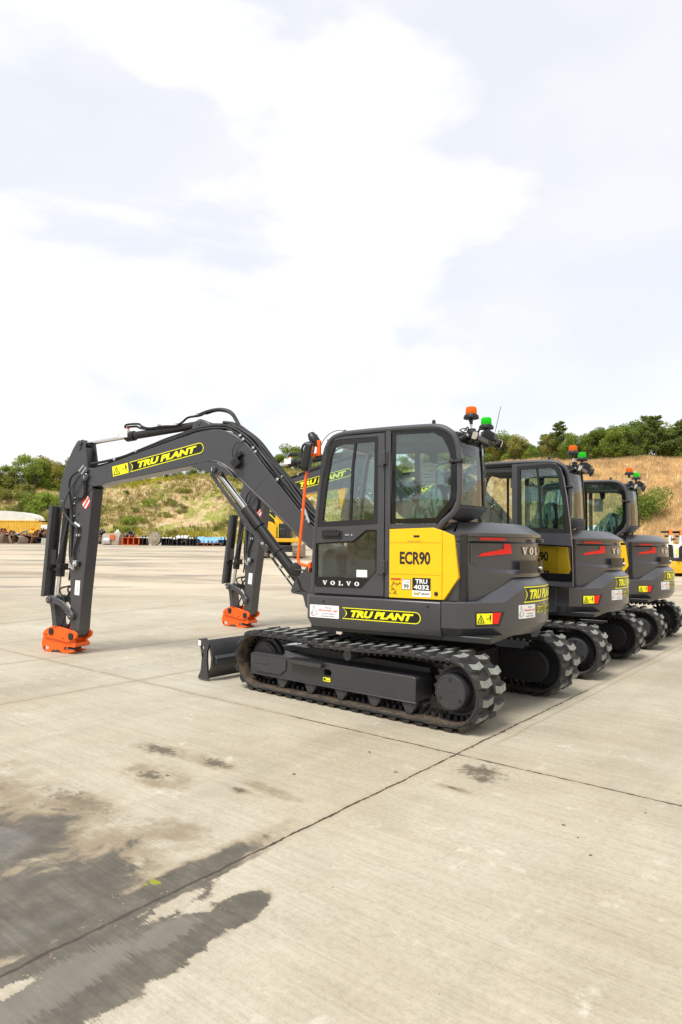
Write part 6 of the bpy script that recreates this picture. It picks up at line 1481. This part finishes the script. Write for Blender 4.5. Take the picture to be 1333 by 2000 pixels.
def barrow(px, label):
    e = empty('power_barrow', at(px, 30, zyard(30) + .78)); tag(e, label, 'small machine', 'small white machines on the yellow trailer')
    mb = MB(); mb.prism(rpoly([(-.20, 0), (-.24, .50), (-.14, .62), (.14, .62), (.22, .45), (.22, 0)], .04), -.3, .3); mb.build('body', 'whit', e, bevel=.02)
    mb = MB(); mb.prism(rpoly([(-.26, .02), (-.27, .48), (-.18, .58), (-.06, .56), (-.03, .02)], .04), -.32, -.29); mb.build('side_cover', 'chard', e, bevel=.01)
    mb = MB(); mb.prism(rect(.08, .12, .16, .42), -.307, -.300); mb.build('decal', 'decaly', e)
    mb = MB(); mb.box((-.09, -.08, .6), (.06, .08, 1.05)); mb.build('mast', 'whit', e, bevel=.01)
    mb = MB(); mb.box((-.03, -.09, .74), (.0, -.08, .98)); mb.box((.0, -.12, .82), (.2, .1, .88)); mb.box((-.42, -.06, 1.13), (-.1, .06, 1.22)); mb.box((.1, -.06, 1.12), (.35, .06, 1.2)); mb.box((-.25, -.05, .94), (-.14, .05, 1.03)); mb.build('handle', 'black', e, bevel=.01)
    mb = MB(); mb.box((-.10, -.09, 1.04), (.04, .05, 1.28)); mb.build('lamp', 'orl', e)
barrow(1311, 'small white machine with an orange lamp, left one of the pair on the yellow trailer'); barrow(1332, 'small white machine cut by the right edge, beside the other on the yellow trailer')
so = empty('water_tank', at(1153, 30)); tag(so, 'white tank with a blue lid just showing over the tail of the farthest excavator', 'tank')
mb = MB(); mb.prism(rpoly([(-.55, 0), (-.55, 2.05), (.55, 2.05), (.55, 0)], .1), -.5, .5); mb.box((.1, -.2, 2.05), (.4, .2, 2.22)); mb.build('body', 'whit', so, bevel=.03); mb = MB(); mb.box((-.4, -.3, 2.05), (0, .3, 2.14)); mb.build('lid', 'bluet', so, bevel=.02)
# loose stones and crumbs of mud on the slab
rs_ = random.Random(41)
for i in range(26):
    px = rs_.uniform(60, 1300); py = rs_.choice([rs_.uniform(1110, 1200), rs_.uniform(1250, 1700)]); d = (py - 1000) / 1290.9; Y = 1.6 / (d - math.tan(PITCH)) if d > .08 else 20; Y = min(Y, 26)
    if 380 < px and 1180 < py < 1450: continue
    mb = MB(); k = 9; r_ = rs_.uniform(.004, .011) * (1 + Y / 14)
    for a in range(k): t = 2 * PI * a / k; mb.v.append((math.cos(t) * r_ * rs_.uniform(.7, 1.3), math.sin(t) * r_ * rs_.uniform(.7, 1.3), 0))
    for a in range(k): v = mb.v[a]; mb.v.append((v[0] * .55, v[1] * .6, r_ * rs_.uniform(.3, .7)))
    mb.f = [(a, (a + 1) % k, k + (a + 1) % k, k + a) for a in range(k)] + [tuple(range(k, 2 * k))]; mb.m = [0] * len(mb.f)
    o = mb.build('stone', 'bark' if i % 3 else 'conc', None, smooth=False); o.location = at(px, Y, zyard(Y)); tag(o, 'tiny crumb of stone or dried mud lying on the concrete yard', 'stone', 'crumbs on the yard')
